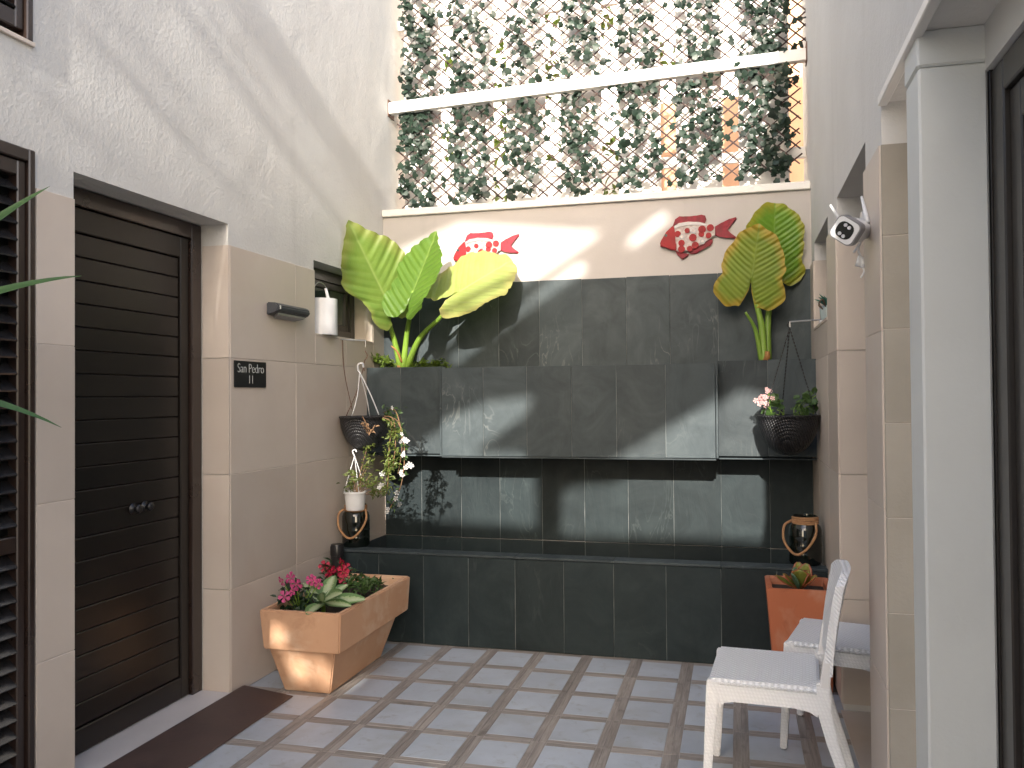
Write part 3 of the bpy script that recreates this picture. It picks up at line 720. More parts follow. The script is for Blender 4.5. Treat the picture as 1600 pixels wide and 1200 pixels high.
def leaf_quad(bm, p, R, L, Wd, bend=0.25):
    """a folded pointed leaf, 4 triangles per half"""
    pts = [(-0.02, 0, 0), (0.5, 0.35, 0.16), (0.35, 0.65, 0.1), (0, 1, -bend), (-0.35, 0.65, 0.1), (-0.5, 0.35, 0.16), (0, 0.5, 0)]
    v = [bm.verts.new(p + R @ Vector((x*Wd, y*L, z*L*0.6))) for x, y, z in pts]
    for f in ((0, 1, 6), (1, 2, 6), (2, 3, 6), (3, 4, 6), (4, 5, 6), (5, 0, 6)): bm.faces.new([v[i] for i in f])
def foliage(pts, n, L, Wd, r, jit, up=0.5):
    bm = bmesh.new()
    for _ in range(n):
        p = Vector(r.choice(pts)) + Vector((r.gauss(0, jit), r.gauss(0, jit), r.gauss(0, jit*0.7)))
        d = Vector((r.gauss(0, 1), r.gauss(0, 1)-0.3, r.gauss(0, 0.7)+up)).normalized()
        R = d.to_track_quat('Y', 'Z').to_matrix() @ Matrix.Rotation(r.uniform(-0.9, 0.9), 3, 'Y')
        s = r.uniform(0.65, 1.25); leaf_quad(bm, p, R, L*s, Wd*s)
    return bm
# shrubs seen through the gaps of the fence
for k, (x, lab) in enumerate(((-1.95, 'yellow-green shrub behind the left end of the board fence'), (-1.15, 'yellow-green shrub behind the middle of the board fence'))):
    r = random.Random(50+k); s = empty('shrub', (x, 6.5, 0), lab, 'shrub', 'shrubs behind the fence')
    pts = [(x+r.gauss(0, .28), 6.5+r.gauss(0, .15), r.uniform(1.8, 4.3)) for _ in range(26)]
    obj('crown', foliage(pts, 420, 0.10, 0.045, r, 0.07), 'shrub', s)
    bm = bmesh.new()
    for q in pts[:6]: tube(bm, curve_pts([(x, 6.5, 0), (x+(q[0]-x)*.4, 6.5, 1.2), (q[0], q[1], min(q[2], 2.6))], 4), [0.014]*4+[0.008]*4+[0.003], 5)
    obj('stem', bm, 'bark', s)

# ================================================================== TARO PLANTS
def taro_leaf(parent, J, T, N, mt, width=0.62, lobe=0.52, cup=0.10, rib=0.014, ribs=13, wave=0.5, droop=0.0, seed=1, blunt=0.0):
    """heart-shaped leaf: J petiole junction, T tip, N upper side"""
    r = random.Random(seed); J, T, N = Vector(J), Vector(T), Vector(N)
    L = (T-J).length; y = (T-J)/L; x = y.cross(N).normalized(); z = x.cross(y)
    na, nr = 221, 44
    bm = bmesh.new(); lv = bm.verts.layers.float.new('vein'); lm = bm.verts.layers.float.new('margin')
    ph = r.uniform(0, 6)
    def rad(th):
        a = abs(th)/math.pi
        # outline from tip (a=0) by the widest point to the lobes and the notch (a=1)
        pts = [(0, 1.0), (0.05, 0.90+0.09*blunt), (0.12, 0.77+0.17*blunt), (0.25, 0.655+0.16*blunt), (0.40, width*0.97), (0.55, width*0.92), (0.70, lobe*1.08), (0.83, lobe*1.10), (0.92, lobe*0.92), (0.97, lobe*0.55), (1.0, 0.05)]
        for (a0, r0_), (a1, r1_) in zip(pts, pts[1:]):
            if a <= a1:
                t = (a-a0)/(a1-a0); t = t*t*(3-2*t) if a0 > 0.1 else t
                return r0_+(r1_-r0_)*t
        return 0.05
    grid = []
    for i in range(na):
        th = -math.pi*0.995 + 2*math.pi*0.995*i/(na-1); R0 = rad(th)*(1+0.010*math.sin(ribs*th+ph)+0.014*math.sin(7.3*th+2*ph)+0.010*math.sin(13.1*th+ph))
        row = []
        for j in range(1, nr+1):
            f = j/nr; rr = R0*f
            u, v = math.sin(th)*rr, math.cos(th)*rr; au = abs(u)
            phs = (v - 0.62*au - 0.25*au*au)*ribs*2*math.pi*0.5
            rel = math.cos(phs)                                   # lateral veins run out from the midrib
            w = min(1, au/0.06)
            h = cup*(au**1.3)*1.2 - droop*max(v, 0)**2 - rib/L*rel*w*(0.35+0.65*min(1, f*1.4))
            h += -0.9*rib/L*(1-w) if v > -0.02 else 0
            h += wave*0.030*math.sin(phs*0.5+ph)*f**3 + 0.03*math.sin(3*th+ph)*f*f
            vv = bm.verts.new(J + (x*u + y*v + z*h)*L)
            vv[lv] = max(max(0, rel)**14*(1-0.5*f)*0.45, (1-min(1, au/0.022))*0.9 if v > 0 else 0); vv[lm] = f**2.2
            row.append(vv)
        grid.append(row)
    c = bm.verts.new(J); c[lv] = 0.8
    for i in range(na-1):
        bm.faces.new((c, grid[i][0], grid[i+1][0]))
        for j in range(nr-1): bm.faces.new((grid[i][j], grid[i][j+1], grid[i+1][j+1], grid[i+1][j]))
    return obj('leaf', bm, mt, parent, True)
def petiole(parent, pts, r0_, r1_, mt='greenstem', n=8):
    p = curve_pts(pts, n); m_ = len(p)
    return obj('petiole', tube(bmesh.new(), p, [r0_+(r1_-r0_)*(i/(m_-1))**0.7 for i in range(m_)], 10), mt, parent, True)

g0 = at(631, 574, 5.30)
tp = empty('taro_plant', g0, 'taro plant with three spread leaves, one of them pale yellow-green, at the trough\'s ground-cover end', 'plant', 'taro plants in the slate trough')
j1, j2, j3 = at(603, 466, 5.08), at(645, 455, 5.03), at(718, 455, 5.14)
taro_leaf(tp, j1, at(544, 347, 4.86), (0.42, -0.70, 0.45), 'taro_a', 0.33, 0.36, 0.20, 0.0026, 19, seed=3, blunt=-0.1)
taro_leaf(tp, j2, at(683, 364, 5.12), (-0.36, -0.88, 0.28), 'taro_b', 0.45, 0.50, 0.22, 0.0036, 17, seed=4)
taro_leaf(tp, j3, at(800, 405, 5.30), (-0.05, -0.80, 0.55), 'taro_c', 0.62, 0.50, 0.04, 0.0022, 17, seed=5, blunt=0.9)
b0 = g0 + Vector((0, 0, -0.03))
petiole(tp, [b0+Vector((-.012, -.01, 0)), at(617, 535, 5.22), at(607, 500, 5.14), j1], 0.026, 0.009)
petiole(tp, [b0+Vector((.0, -.02, 0)), at(636, 520, 5.23), at(642, 485, 5.12), j2], 0.024, 0.009)
petiole(tp, [b0+Vector((.014, -.005, 0)), at(655, 530, 5.24), at(690, 494, 5.18), j3+Vector((0, 0.012, -.01))], 0.026, 0.009)
petiole(tp, [b0+Vector((-.02, -.03, 0.0)), at(624, 558, 5.26), at(622, 552, 5.24)], 0.020, 0.006, 'rotstem')
obj('dead_stalk', tube(bmesh.new(), curve_pts([at(628, 566, 5.25), at(621, 550, 5.22), at(611, 540, 5.2)], 5), [0.008]*5+[0.006]*5+[0.002], 6), 'rotstem', tp, True)

g1 = at(1196, 558, 5.32)
tq = empty('taro_plant', g1, 'upright taro plant with two leaves turning yellow, at the trough end beside the hanging geranium', 'plant', 'taro plants in the slate trough')
j4, j5 = at(1209, 392, 5.36), at(1176, 424, 5.27)
taro_leaf(tq, j4, at(1212, 315, 5.34), (0.30, -0.95, 0.15), 'taro_e', 0.64, 0.74, 0.06, 0.0026, 17, seed=6, blunt=0.9)
taro_leaf(tq, j5, at(1187, 350, 5.24), (-0.10, -0.97, 0.2), 'taro_d', 0.70, 0.84, 0.08, 0.0026, 17, seed=7, blunt=0.6)
b1 = g1 + Vector((0, 0, -0.03))
petiole(tq, [b1+Vector((-.008, -.01, 0)), at(1190, 510, 5.31), at(1179, 460, 5.30), j5+Vector((0, 0.012, 0))], 0.028, 0.010)
petiole(tq, [b1+Vector((.012, .01, 0)), at(1200, 500, 5.35), at(1207, 440, 5.38), j4+Vector((0, 0.012, 0))], 0.026, 0.010)
petiole(tq, [b1+Vector((-.02, -.015, 0)), at(1180, 515, 5.28), at(1165, 488, 5.25)], 0.020, 0.007)
petiole(tq, [b1+Vector((-.0, -.03, 0)), at(1199, 557, 5.27), at(1199, 549, 5.27)], 0.022, 0.014, 'rotstem')

r = random.Random(21)
pts = [at(x, 566, 5.32)+Vector((0, r.uniform(-.08, .08), r.uniform(-.02, .03))) for x in np.linspace(585, 612, 7)] + [at(x, 572, 5.30)+Vector((0, r.uniform(-.06, .08), r.uniform(-.02, .01))) for x in np.linspace(640, 695, 10)]
gc = empty('ground_cover', at(640, 575, 5.3), 'low green ground cover round the foot of the three-leaved taro', 'plant'); 
o = obj('foliage', foliage(pts, 300, 0.045, 0.024, r, 0.016), 'shrub', gc); tag(o, kind='stuff')

# ================================================================== FISH
def fish_build():
    t = empty('fish_ornament', at(1090, 372, YB-0.004), 'red and white enamel fish on the open cream wall, its whole belly in view', 'ornament', 'fish ornaments on the cream wall')
    def q(x, y): return at(1000+x/2.7275, 280+y/2.7275, YB-0.004)
    def pc(name, pts, th, mt, off=0.0):
        bm = bmesh.new(); pp = [q(*a)+Vector((0, -off, 0)) for a in pts]
        prism(bm, pp, (0, -1, 0), th)
        bmesh.ops.bevel(bm, geom=[e for e in bm.edges if all(abs(v.co.y-(pp[0].y-th)) < 1e-4 for v in e.verts)], offset=min(th*0.6, 0.006), segments=2, affect='EDGES')
        return obj(name, bm, mt, t, angle=40)
    pc('body', [(140, 205), (165, 190), (205, 183), (250, 184), (290, 193), (320, 205), (320, 240), (302, 250), (275, 272), (240, 295), (205, 308), (165, 310), (140, 300)], 0.022, 'fishwhite')
    pc('head', [(86, 278), (92, 262), (112, 228), (138, 203), (150, 200), (146, 225), (148, 255), (158, 285), (156, 305), (135, 304), (108, 293), (88, 288), (98, 282)], 0.028, 'red')
    pc('dorsal_fin', [(140, 200), (150, 172), (168, 159), (190, 160), (212, 164), (235, 157), (262, 152), (278, 156), (283, 172), (277, 190), (240, 183), (200, 183), (165, 190)], 0.014, 'pinkred')
    pc('tail_fin', [(318, 204), (345, 188), (380, 170), (410, 162), (411, 170), (390, 195), (366, 218), (385, 230), (410, 247), (405, 254), (370, 252), (335, 246), (320, 241)], 0.014, 'pinkred')
    pc('pelvic_fin', [(150, 306), (168, 308), (190, 316), (208, 320), (204, 330), (190, 332), (186, 344), (176, 340), (162, 326)], 0.014, 'pinkred')
    pc('anal_fin', [(204, 308), (240, 296), (268, 278), (288, 260), (308, 254), (311, 268), (300, 284), (276, 292), (262, 304), (240, 318), (216, 321)], 0.014, 'pinkred')
    pc('scale_band', [(145, 204), (165, 192), (205, 185), (250, 186), (288, 195), (286, 204), (250, 197), (205, 197), (170, 204), (152, 216)], 0.004, 'fishgrey', 0.0225)
    def disc(name, x, y, rr, mt, off, th, par=None):
        c = q(x, y); bm = bmesh.new(); R_ = rr/2.7275*0.0051
        prism(bm, [c + Vector((R_*math.cos(a*math.pi/5), -off, R_*math.sin(a*math.pi/5))) for a in range(10)], (0, -1, 0), th)
        return obj(name, bm, mt, par or t)
    for (x, y, s, ring) in ((162, 237, 11, 0), (202, 222, 9, 0), (228, 221, 12, 1), (265, 217, 13, 0), (300, 210, 12, 0), (180, 249, 10, 1), (178, 275, 11, 0), (226, 252, 13, 0), (262, 237, 10, 0), (293, 243, 10, 0), (236, 284, 12, 0), (213, 299, 10, 0), (178, 301, 12, 0), (267, 268, 10, 1)):
        d = disc('spot', x, y, s, 'fishgrey' if ring else 'red', 0.0225, 0.005)
        if ring: disc('spot_centre', x, y, s*0.5, 'fishwhite', 0.0277, 0.002, d)
    disc('eye', 112, 243, 5, 'black', 0.0285, 0.003)
    return t
fs = fish_build()
f2 = fs.copy(); COL.objects.link(f2); f2.location = fs.location + Vector((-1.388, 0, -0.022)); f2.scale = (0.97, 1, 0.97)
f2['label'] = 'red and white enamel fish whose belly is hidden behind the pale taro leaf'
for ch in list(fs.children):
    c = ch.copy(); COL.objects.link(c); c.parent = f2
    for gch in list(ch.children):
        c3 = gch.copy(); COL.objects.link(c3); c3.parent = c

# ================================================================== LAMP, SIGN, CAMERA
lp = empty('wall_lamp', (XL+0.009, 4.10, 1.89), 'dark grey wedge-shaped wall lamp on the beige tiles above the house sign', 'lamp')
x0 = XL+0.0095
bm = bmesh.new()
prof = [(0, 0.035), (0.055, 0.030), (0.075, 0.012), (0.070, -0.012), (0.045, -0.020), (0, -0.034)]
prism(bm, [(x0+a, 3.925, 1.890+b) for a, b in prof], (0, 1, 0), 0.335)
bmesh.ops.bevel(bm, geom=list(bm.edges), offset=0.006, segments=2, affect='EDGES')
obj('housing', bm, mat('lamp_grey', (0.055, 0.060, 0.070), None, 0.4, 8), lp, angle=40)
bm = bmesh.new()
prism(bm, [(x0+0.004, 3.99, 1.858), (x0+0.050, 3.96, 1.872), (x0+0.050, 4.24, 1.872), (x0+0.004, 4.21, 1.858)], (0, 0, -1), 0.012)
obj('lens', bm, mat('lamp_lens', (0.32, 0.32, 0.33), None, 0.3, 8), lp)
obj('badge', B(x0+0.0725, x0+0.0775, 3.935, 3.941, 1.885, 1.905), 'signtext', lp)
# house sign
sg = empty('house_sign', (XL+0.009, 3.77, 1.545), 'black house name plate reading San Pedro 11 beside the plank door', 'sign')
obj('plate', B(XL+0.0095, XL+0.016, 3.628, 3.912, 1.480, 1.610, 0.001), 'black', sg)
def text(name, body, size, y, z, parent, mt, sy=1.0):
    cu = bpy.data.curves.new(name, 'FONT'); cu.body = body; cu.size = size; cu.extrude = 0.0006; cu.align_x = 'CENTER'; cu.align_y = 'CENTER'; cu.space_character = 0.95
    cu.offset = -0.0009
    o = bpy.data.objects.new(name, cu); COL.objects.link(o); bpy.context.view_layer.update()
    me = bpy.data.meshes.new_from_object(o.evaluated_get(bpy.context.evaluated_depsgraph_get())); bpy.data.objects.remove(o)
    R = Matrix(((0, 0, 1, 0), (1, 0, 0, 0), (0, 1, 0, 0), (0, 0, 0, 1)))
    me.transform(Matrix.Translation(Vector((XL+0.0168, y, z))-parent_base(parent)) @ R @ Matrix.Diagonal((1.0, sy, 1, 1)))
    me.materials.clear(); me.materials.append(MT[mt]); return link(name, me, parent)
text('lettering', 'San Pedro', 0.062, 3.770, 1.572, sg, 'signtext', 1.05)
text('numerals', '11', 0.055, 3.770, 1.517, sg, 'signtext', 1.1)
# security camera
sc = empty('security_camera', (XR-0.01, 3.165, 2.02), 'white bullet security camera with two antennas on the right house wall', 'camera')
pm = at(1356, 350, 3.16); pf = at(1322, 360, 2.98)
bm = bmesh.new(); tube(bm, [(XR-0.0095, 3.165, pm.z), (XR-0.024, 3.165, pm.z)], 0.045, 20); tube(bm, [(XR-0.022, 3.165, pm.z), (XR-0.06, 3.15, pm.z-0.005)], 0.022, 14); obj('mount', bm, 'white_plastic', sc, angle=40)
# body: rounded box looking down towards the yard
d = (pf - Vector((XR-0.06, 3.15, pm.z))).normalized()
zax = Vector((0, 0, 1)); dirc = Vector((-0.55, -1.0, -0.18)).normalized()
xa = dirc.cross(zax).normalized(); ya = xa.cross(dirc)
def rrect(c, w, h_, rad_, rot, n=5):
    out = []
    for cx, cy, a0 in ((w-rad_, h_-rad_, 0), (-w+rad_, h_-rad_, 90), (-w+rad_, -h_+rad_, 180), (w-rad_, -h_+rad_, 270)):
        for k in range(n):
            a = math.radians(a0+90*k/(n-1)); out.append((cx+rad_*math.cos(a), cy+rad_*math.sin(a)))
    cr, sr = math.cos(rot), math.sin(rot)
    return [c + xa*(a*cr-b*sr) + ya*(a*sr+b*cr) for a, b in out]
fc = pf; rot = math.radians(38)
def ring_solid(name, secs, mt):
    bm = bmesh.new(); rings = [[bm.verts.new(p) for p in rrect(c, w, h_, rr, rot)] for c, w, h_, rr in secs]
    for q, w in zip(rings, rings[1:]):
        for k in range(len(q)): bm.faces.new((q[k], q[(k+1) % len(q)], w[(k+1) % len(q)], w[k]))
    bm.faces.new(rings[0]); bm.faces.new(rings[-1]); return obj(name, bm, mt, sc, angle=35)
ring_solid('body', [(fc-dirc*0.002, 0.037, 0.034, 0.016), (fc-dirc*0.03, 0.040, 0.037, 0.017), (fc-dirc*0.10, 0.036, 0.033, 0.016), (fc-dirc*0.15, 0.028, 0.026, 0.013)], 'white_plastic')
ring_solid('hood', [(fc+dirc*0.008, 0.044, 0.041, 0.019), (fc-dirc*0.028, 0.0445, 0.0415, 0.019)], 'grey_trim')
ring_solid('face_ring', [(fc+dirc*0.011, 0.040, 0.037, 0.017), (fc+dirc*0.0, 0.040, 0.037, 0.017)], 'white_plastic')
face_o = ring_solid('face', [(fc+dirc*0.0135, 0.029, 0.027, 0.022), (fc+dirc*0.002, 0.029, 0.027, 0.022)], 'blackgloss')
for a, b in ((0.006, 0.017), (0.017, 0.006), (-0.016, -0.007), (-0.005, -0.018)):
    c = fc + dirc*0.0142 + xa*a*-1 + ya*b
    bm = bmesh.new(); tube(bm, [c-dirc*0.001, c+dirc*0.003], 0.006, 12); obj('led', bm, 'led', face_o)
bm = bmesh.new(); tube(bm, [Vector((XR-0.055, 3.15, pm.z-0.005)), fc-dirc*0.13], 0.013, 10); obj('arm', bm, 'white_plastic', sc, True)
for p0, p1 in ((fc-dirc*0.12+ya*0.02-xa*0.028, at(1346, 307, 3.10)), (fc-dirc*0.05+ya*0.025+xa*0.03, at(1297, 320, 3.02))):
    bm = bmesh.new(); tube(bm, [p0, p0.lerp(p1, 0.3), p1], [0.0075, 0.007, 0.004], 10); obj('antenna', bm, 'white_plastic', sc, True)
cp = [at(1345, 345, 3.08), at(1347, 370, 3.09), at(1341, 388, 3.09), at(1345, 402, 3.09)]
bm = bmesh.new(); tube(bm, curve_pts(cp, 6), 0.004, 8); tube(bm, curve_pts([at(1341, 385, 3.09), at(1336, 392, 3.09), at(1333, 394, 3.09)], 4), 0.004, 8)
tube(bm, [at(1344, 400, 3.09), at(1340, 416, 3.09)], [0.007, 0.009], 10); tube(bm, [at(1346, 402, 3.09), at(1348, 418, 3.09)], [0.007, 0.009], 10)
tube(bm, curve_pts([at(1347, 416, 3.09), at(1350, 424, 3.09), at(1345, 434, 3.09)], 4), 0.003, 6)
obj('cable', bm, 'white_plastic', sc, True)

# ================================================================== WINDOW-SILL CONTAINER, SMALL NICHE POT
wc = empty('sill_pot', (-2.375, 4.605, 1.80), 'white half-round pot with a slim handle on the small window\'s sill', 'pot')
cx, cy, rr = -2.395, 4.615, 0.105
bm = bmesh.new()
ring = lambda r_, z: [(cx+r_*math.cos(a)*1.0, cy+r_*math.sin(a), z) for a in np.linspace(-math.pi/2, math.pi/2, 15)]
prism(bm, ring(0.092, 1.801), (0, 0, 1), 0.004); prism(bm, ring(0.095, 1.8), (0, 0, 1), 0.215)
obj('bowl', bm, 'white_plastic', wc, angle=40)
bm = bmesh.new(); tube(bm, [(-2.33, 4.59, 1.99), (-2.345, 4.575, 2.075)], [0.010, 0.008], 10); obj('handle', bm, 'white_plastic', wc, True)
bm = bmesh.new(); tube(bm, curve_pts([(-2.40, 4.70, 1.995), (-2.40, 4.69, 2.09), (-2.40, 4.60, 2.115), (-2.40, 4.53, 2.07), (-2.40, 4.52, 1.995)], 6), 0.003, 6); obj('bail', bm, 'steel', wc, True)
np_ = at(1283, 492, 5.10); np_.x = 0.50
sp = empty('niche_pot', (0.500, 5.12, 1.811), 'small pale pot of teal succulents on the right wall\'s recessed sill', 'pot')
obj('pot', lathe(bmesh.new(), [(0.030, 1.812), (0.036, 1.88), (0.040, 1.925), (0.034, 1.926), (0.030, 1.90)], 0.500, 5.12, 18), 'ceramic', sp, True)
r = random.Random(5); bm = bmesh.new()
for k in range(34):
    a = r.uniform(0, 6.28); d = Vector((math.cos(a)*0.7, math.sin(a)*0.7, r.uniform(0.5, 1.4))).normalized()
    leaf_quad(bm, Vector((0.500, 5.12, 1.915)), d.to_track_quat('Y', 'Z').to_matrix(), r.uniform(0.06, 0.11), 0.014)
obj('succulent', bm, 'teal', sp)
bm = bmesh.new(); 
for k in range(5): tube(bm, curve_pts([(0.495, 5.10, 1.91), (0.47, 5.06-0.01*k, 1.955), (0.455, 5.05+0.012*k, 1.93), (0.47, 5.03, 1.90)], 5), 0.004, 5)
obj('dry_stem', bm, 'bark', sp)

# ================================================================== HANGING BASKETS
def bowl(bm, cx, cy, r_, zt_, zb):
    prof = []
    for k in range(13):
        a = math.pi/2*k/12; prof.append((max(0.012, r_*math.sin(a)**0.8), zb+(zt_-zb)*(1-math.cos(a))**0.85))
    prof += [(r_*1.035, zt_+0.002), (r_*1.04, zt_+0.012), (r_*0.97, zt_+0.014), (r_*0.94, zt_-0.02)]
    return lathe(bm, prof, cx, cy, 40)
# right
bc = Vector((0.272, 4.93, 0))
hb = empty('hanging_basket', (bc.x, bc.y, 1.10), 'round black wicker basket on three black chains with pale pink geranium', 'basket', 'black hanging baskets')
obj('bowl', bowl(bmesh.new(), bc.x, bc.y, 0.164, 1.298, 1.088), 'wicker', hb, True)
obj('soil', lathe(bmesh.new(), [(0.15, 1.27), (0.152, 1.285), (0.10, 1.292), (0.01, 1.295)], bc.x, bc.y, 24), 'soil', hb)
apex = Vector((0.288, 4.945, 1.793))
for a in (100, 215, 335):
    e_ = Vector((bc.x+0.16*math.cos(math.radians(a)), bc.y+0.16*math.sin(math.radians(a)), 1.30)); bm = bmesh.new()
    n = 26
    for k in range(n):
        p0, p1 = apex.lerp(e_, k/n), apex.lerp(e_, (k+0.86)/n)
        tube(bm, [p0, p0.lerp(p1, 0.5), p1], [0.002, 0.0042, 0.002], 5)
    obj('chain', bm, 'black_metal', hb)
bm = bmesh.new(); tube(bm, curve_pts([apex, apex+Vector((-.012, 0, .014)), apex+Vector((0, 0, .034)), apex+Vector((.006, 0, .022))], 5), 0.003, 6); obj('hook', bm, 'black_metal', hb)
wbk = empty('wall_bracket', (XR-0.01, 4.95, 1.83), 'thin grey metal rod bracket on the right wall holding a chained basket', 'bracket')
bm = bmesh.new(); tube(bm, [(XR+0.006, 4.955, 1.835), (0.288, 4.945, 1.826)], 0.0045, 8); tube(bm, [(0.290, 4.945, 1.828), (0.290, 4.945, 1.797)], 0.005, 8); obj('rod', bm, 'steel', wbk)
obj('plate', B(XR-0.004, XR+0.03, 4.94, 4.975, 1.8112, 1.8305), 'white_plastic', wbk)

def flower_mesh(mt, petals=5, R_=0.5):
    bm = bmesh.new(); c = bm.verts.new((0, 0, 0))
    for k in range(petals):
        a = 2*math.pi*k/petals
        def pt(da, r_, z): return bm.verts.new((math.cos(a+da)*r_, math.sin(a+da)*r_, z))
        p = [pt(-0.38, R_*0.55, .06), pt(-0.46, R_*0.9, .10), pt(0, R_*1.05, .03), pt(0.46, R_*0.9, .10), pt(0.38, R_*0.55, .06)]
        for q, w in zip(p, p[1:]): bm.faces.new((c, q, w))
    return finish(bm, 'flower', mt, True)
FL = {k: flower_mesh(k) for k in ('pink', 'crimson', 'palepink', 'whitepetal')}
def flower(parent, pos, size, mt, face, r_):
    o = link('flower', FL[mt], parent); R = rand_rot(face, 0.35, r_)
    o.matrix_local = Matrix.Translation(Vector(pos)-parent_base(parent)) @ R.to_4x4() @ Matrix.Scale(size, 4); return o
r = random.Random(31)
gp = empty('geranium', (bc.x, bc.y, 1.29), 'pale pink flowering geranium growing in the chained black basket', 'plant')
pts = [at(x, y, 4.93) for x, y in ((1205, 625), (1214, 640), (1200, 645), (1210, 655), (1218, 630), (1250, 628), (1262, 622), (1256, 640), (1272, 632), (1240, 650), (1275, 618))]
def round_leaves(pts, n, s, r_, jit):
    bm = bmesh.new()
    for _ in range(n):
        p = Vector(r_.choice(pts)) + Vector((r_.gauss(0, jit), r_.gauss(0, jit*1.5), r_.gauss(0, jit)))
        p.x = min(p.x, XR-0.04)
        R = rand_rot((r_.gauss(0, .5), -0.8, r_.uniform(.2, 1)), .5, r_); c = bm.verts.new(p); ss = s*r_.uniform(.6, 1.2)
        ring = [bm.verts.new(p + R @ Vector((math.cos(a)*ss*(1+.12*math.cos(5*a)), math.sin(a)*ss*(1+.12*math.cos(5*a)), ss*.25))) for a in np.linspace(0.3, 6.0, 12)]
        for q, w in zip(ring, ring[1:]): bm.faces.new((c, q, w))
    return bm
obj('foliage', round_leaves(pts, 46, 0.026, r, 0.016), 'herb', gp)
bm = bmesh.new()
for q in pts: tube(bm, curve_pts([(bc.x+(q.x-bc.x)*.6, bc.y, 1.285), (q.x*.5+bc.x*.5, bc.y-.01, (1.3+q.z)/2), q], 4), 0.003, 5)
for q in ((1190, 630), (1201, 612)): tube(bm, curve_pts([(bc.x-.08, bc.y, 1.285), at(1204, 640, 4.91), at(*q, 4.90)], 4), 0.003, 5)
obj('stem', bm, 'greenstem', gp)
for k in range(17):
    c = at(1189, 626, 4.89) + Vector((r.gauss(0, .019), r.gauss(0, .015), r.gauss(0, .016))); flower(gp, c, 0.030, 'palepink', (r.gauss(0, .5), -1, r.gauss(.4, .4)), r)
for k in range(5):
    c = at(1200, 612, 4.90) + Vector((r.gauss(0, .009), r.gauss(0, .008), r.gauss(0, .008))); flower(gp, c, 0.022, 'palepink', (r.gauss(0, .5), -1, r.gauss(.4, .4)), r)

# left
lc = Vector((-2.185, 4.78, 0))
hl = empty('hanging_basket', (lc.x, lc.y, 1.10), 'round black wicker basket on a white plastic hanger with a trailing plant', 'basket', 'black hanging baskets')
obj('bowl', bowl(bmesh.new(), lc.x, lc.y, 0.155, 1.300, 1.100), 'wicker', hl, True)
obj('soil', lathe(bmesh.new(), [(0.142, 1.27), (0.145, 1.285), (0.10, 1.292), (0.01, 1.295)], lc.x, lc.y, 24), 'soil', hl)
ap = at(562, 582, 4.76)
bm = bmesh.new()
tube(bm, curve_pts([ap, ap+Vector((-.012, 0, .02)), ap+Vector((-.008, 0, .05)), ap+Vector((.018, 0, .055)), ap+Vector((.026, 0, .03))], 6), 0.006, 8)
for e_ in (at(550, 650, 4.70), at(578, 652, 4.90), at(592, 648, 4.70)): tube(bm, curve_pts([ap+Vector((0, 0, .004)), ap.lerp(e_, .5)+Vector((.01, 0, -.01)), e_], 5), 0.0033, 6)
obj('hanger', bm, 'white_plastic', hl, True)
bm = bmesh.new()
for p in ([at(570, 548, 4.80), at(574, 556, 4.80), at(569, 566, 4.80), at(569, 580, 4.8)], [at(569, 570, 4.8), at(558, 610, 4.78), at(541, 650, 4.73)], [at(535, 530, 4.79), at(538, 580, 4.78), at(550, 640, 4.76)]):
    tube(bm, curve_pts(p, 6), 0.003, 6)
obj('wire', bm, 'rusty', hl, True)
lb = empty('wall_bracket', (XL+0.01, 4.80, 1.79), 'thin metal rod bracket below the small window holding a white-hung basket', 'bracket')
bm = bmesh.new(); tube(bm, [(XL+0.008, 4.78, 1.785), (-2.19, 4.80, 1.775)], 0.0045, 8)
tube(bm, [(-2.195, 4.80, 1.775), (-2.195, 4.80, 1.735)], 0.003, 6); obj('rod', bm, 'steel', lb)

r = random.Random(77)
tr = empty('trailing_plant', (lc.x, lc.y, 1.29), 'yellow-green trailing plant with white flowers spilling from the white-hung black basket', 'plant')
strands = [[at(598, 652, 4.66), at(612, 662, 4.62), at(608, 700, 4.62), at(607, 740, 4.62), at(604, 772, 4.63)],
           [at(600, 650, 4.68), at(614, 655, 4.64), at(618, 690, 4.63), at(614, 730, 4.63)],
           [at(566, 650, 4.63), at(572, 662, 4.61), at(578, 676, 4.61), at(586, 664, 4.61)],
           [at(600, 645, 4.70), at(616, 640, 4.66), at(626, 668, 4.64), at(632, 710, 4.64), at(626, 760, 4.64), at(606, 800, 4.66)],
           [at(604, 650, 4.72), at(622, 660, 4.7), at(628, 700, 4.70), at(622, 740, 4.7)]]
bm = bmesh.new(); sp_pts = []
for s in strands:
    c = curve_pts(s, 8); tube(bm, c, 0.003, 5)
    sp_pts.append(c)
obj('stem', bm, 'drystem', tr)
bm = foliage(sp_pts[0][6:]+sp_pts[1][10:], 300, 0.030, 0.014, r, 0.013, -0.1)
obj('foliage', bm, 'trail', tr)
obj('dark_foliage', foliage(sp_pts[3]+sp_pts[4], 120, 0.034, 0.018, r, 0.014, 0.0), 'herb', tr)
obj('dry_leaves', foliage(sp_pts[2], 20, 0.030, 0.014, r, 0.008, 0.0), 'drystem', tr)
for (x, y) in ((628, 678), (626, 690), (636, 690), (632, 687), (631, 707), (630, 711), (640, 725), (643, 729), (634, 730), (627, 738), (629, 743), (597, 740), (596, 757), (592, 762), (620, 770), (618, 779), (624, 788), (606, 795), (605, 800), (613, 637)):
    flower(tr, at(x, y, 4.61), r.uniform(0.024, 0.036), 'whitepetal', (r.gauss(0, .6), -1, r.gauss(.2, .5)), r)

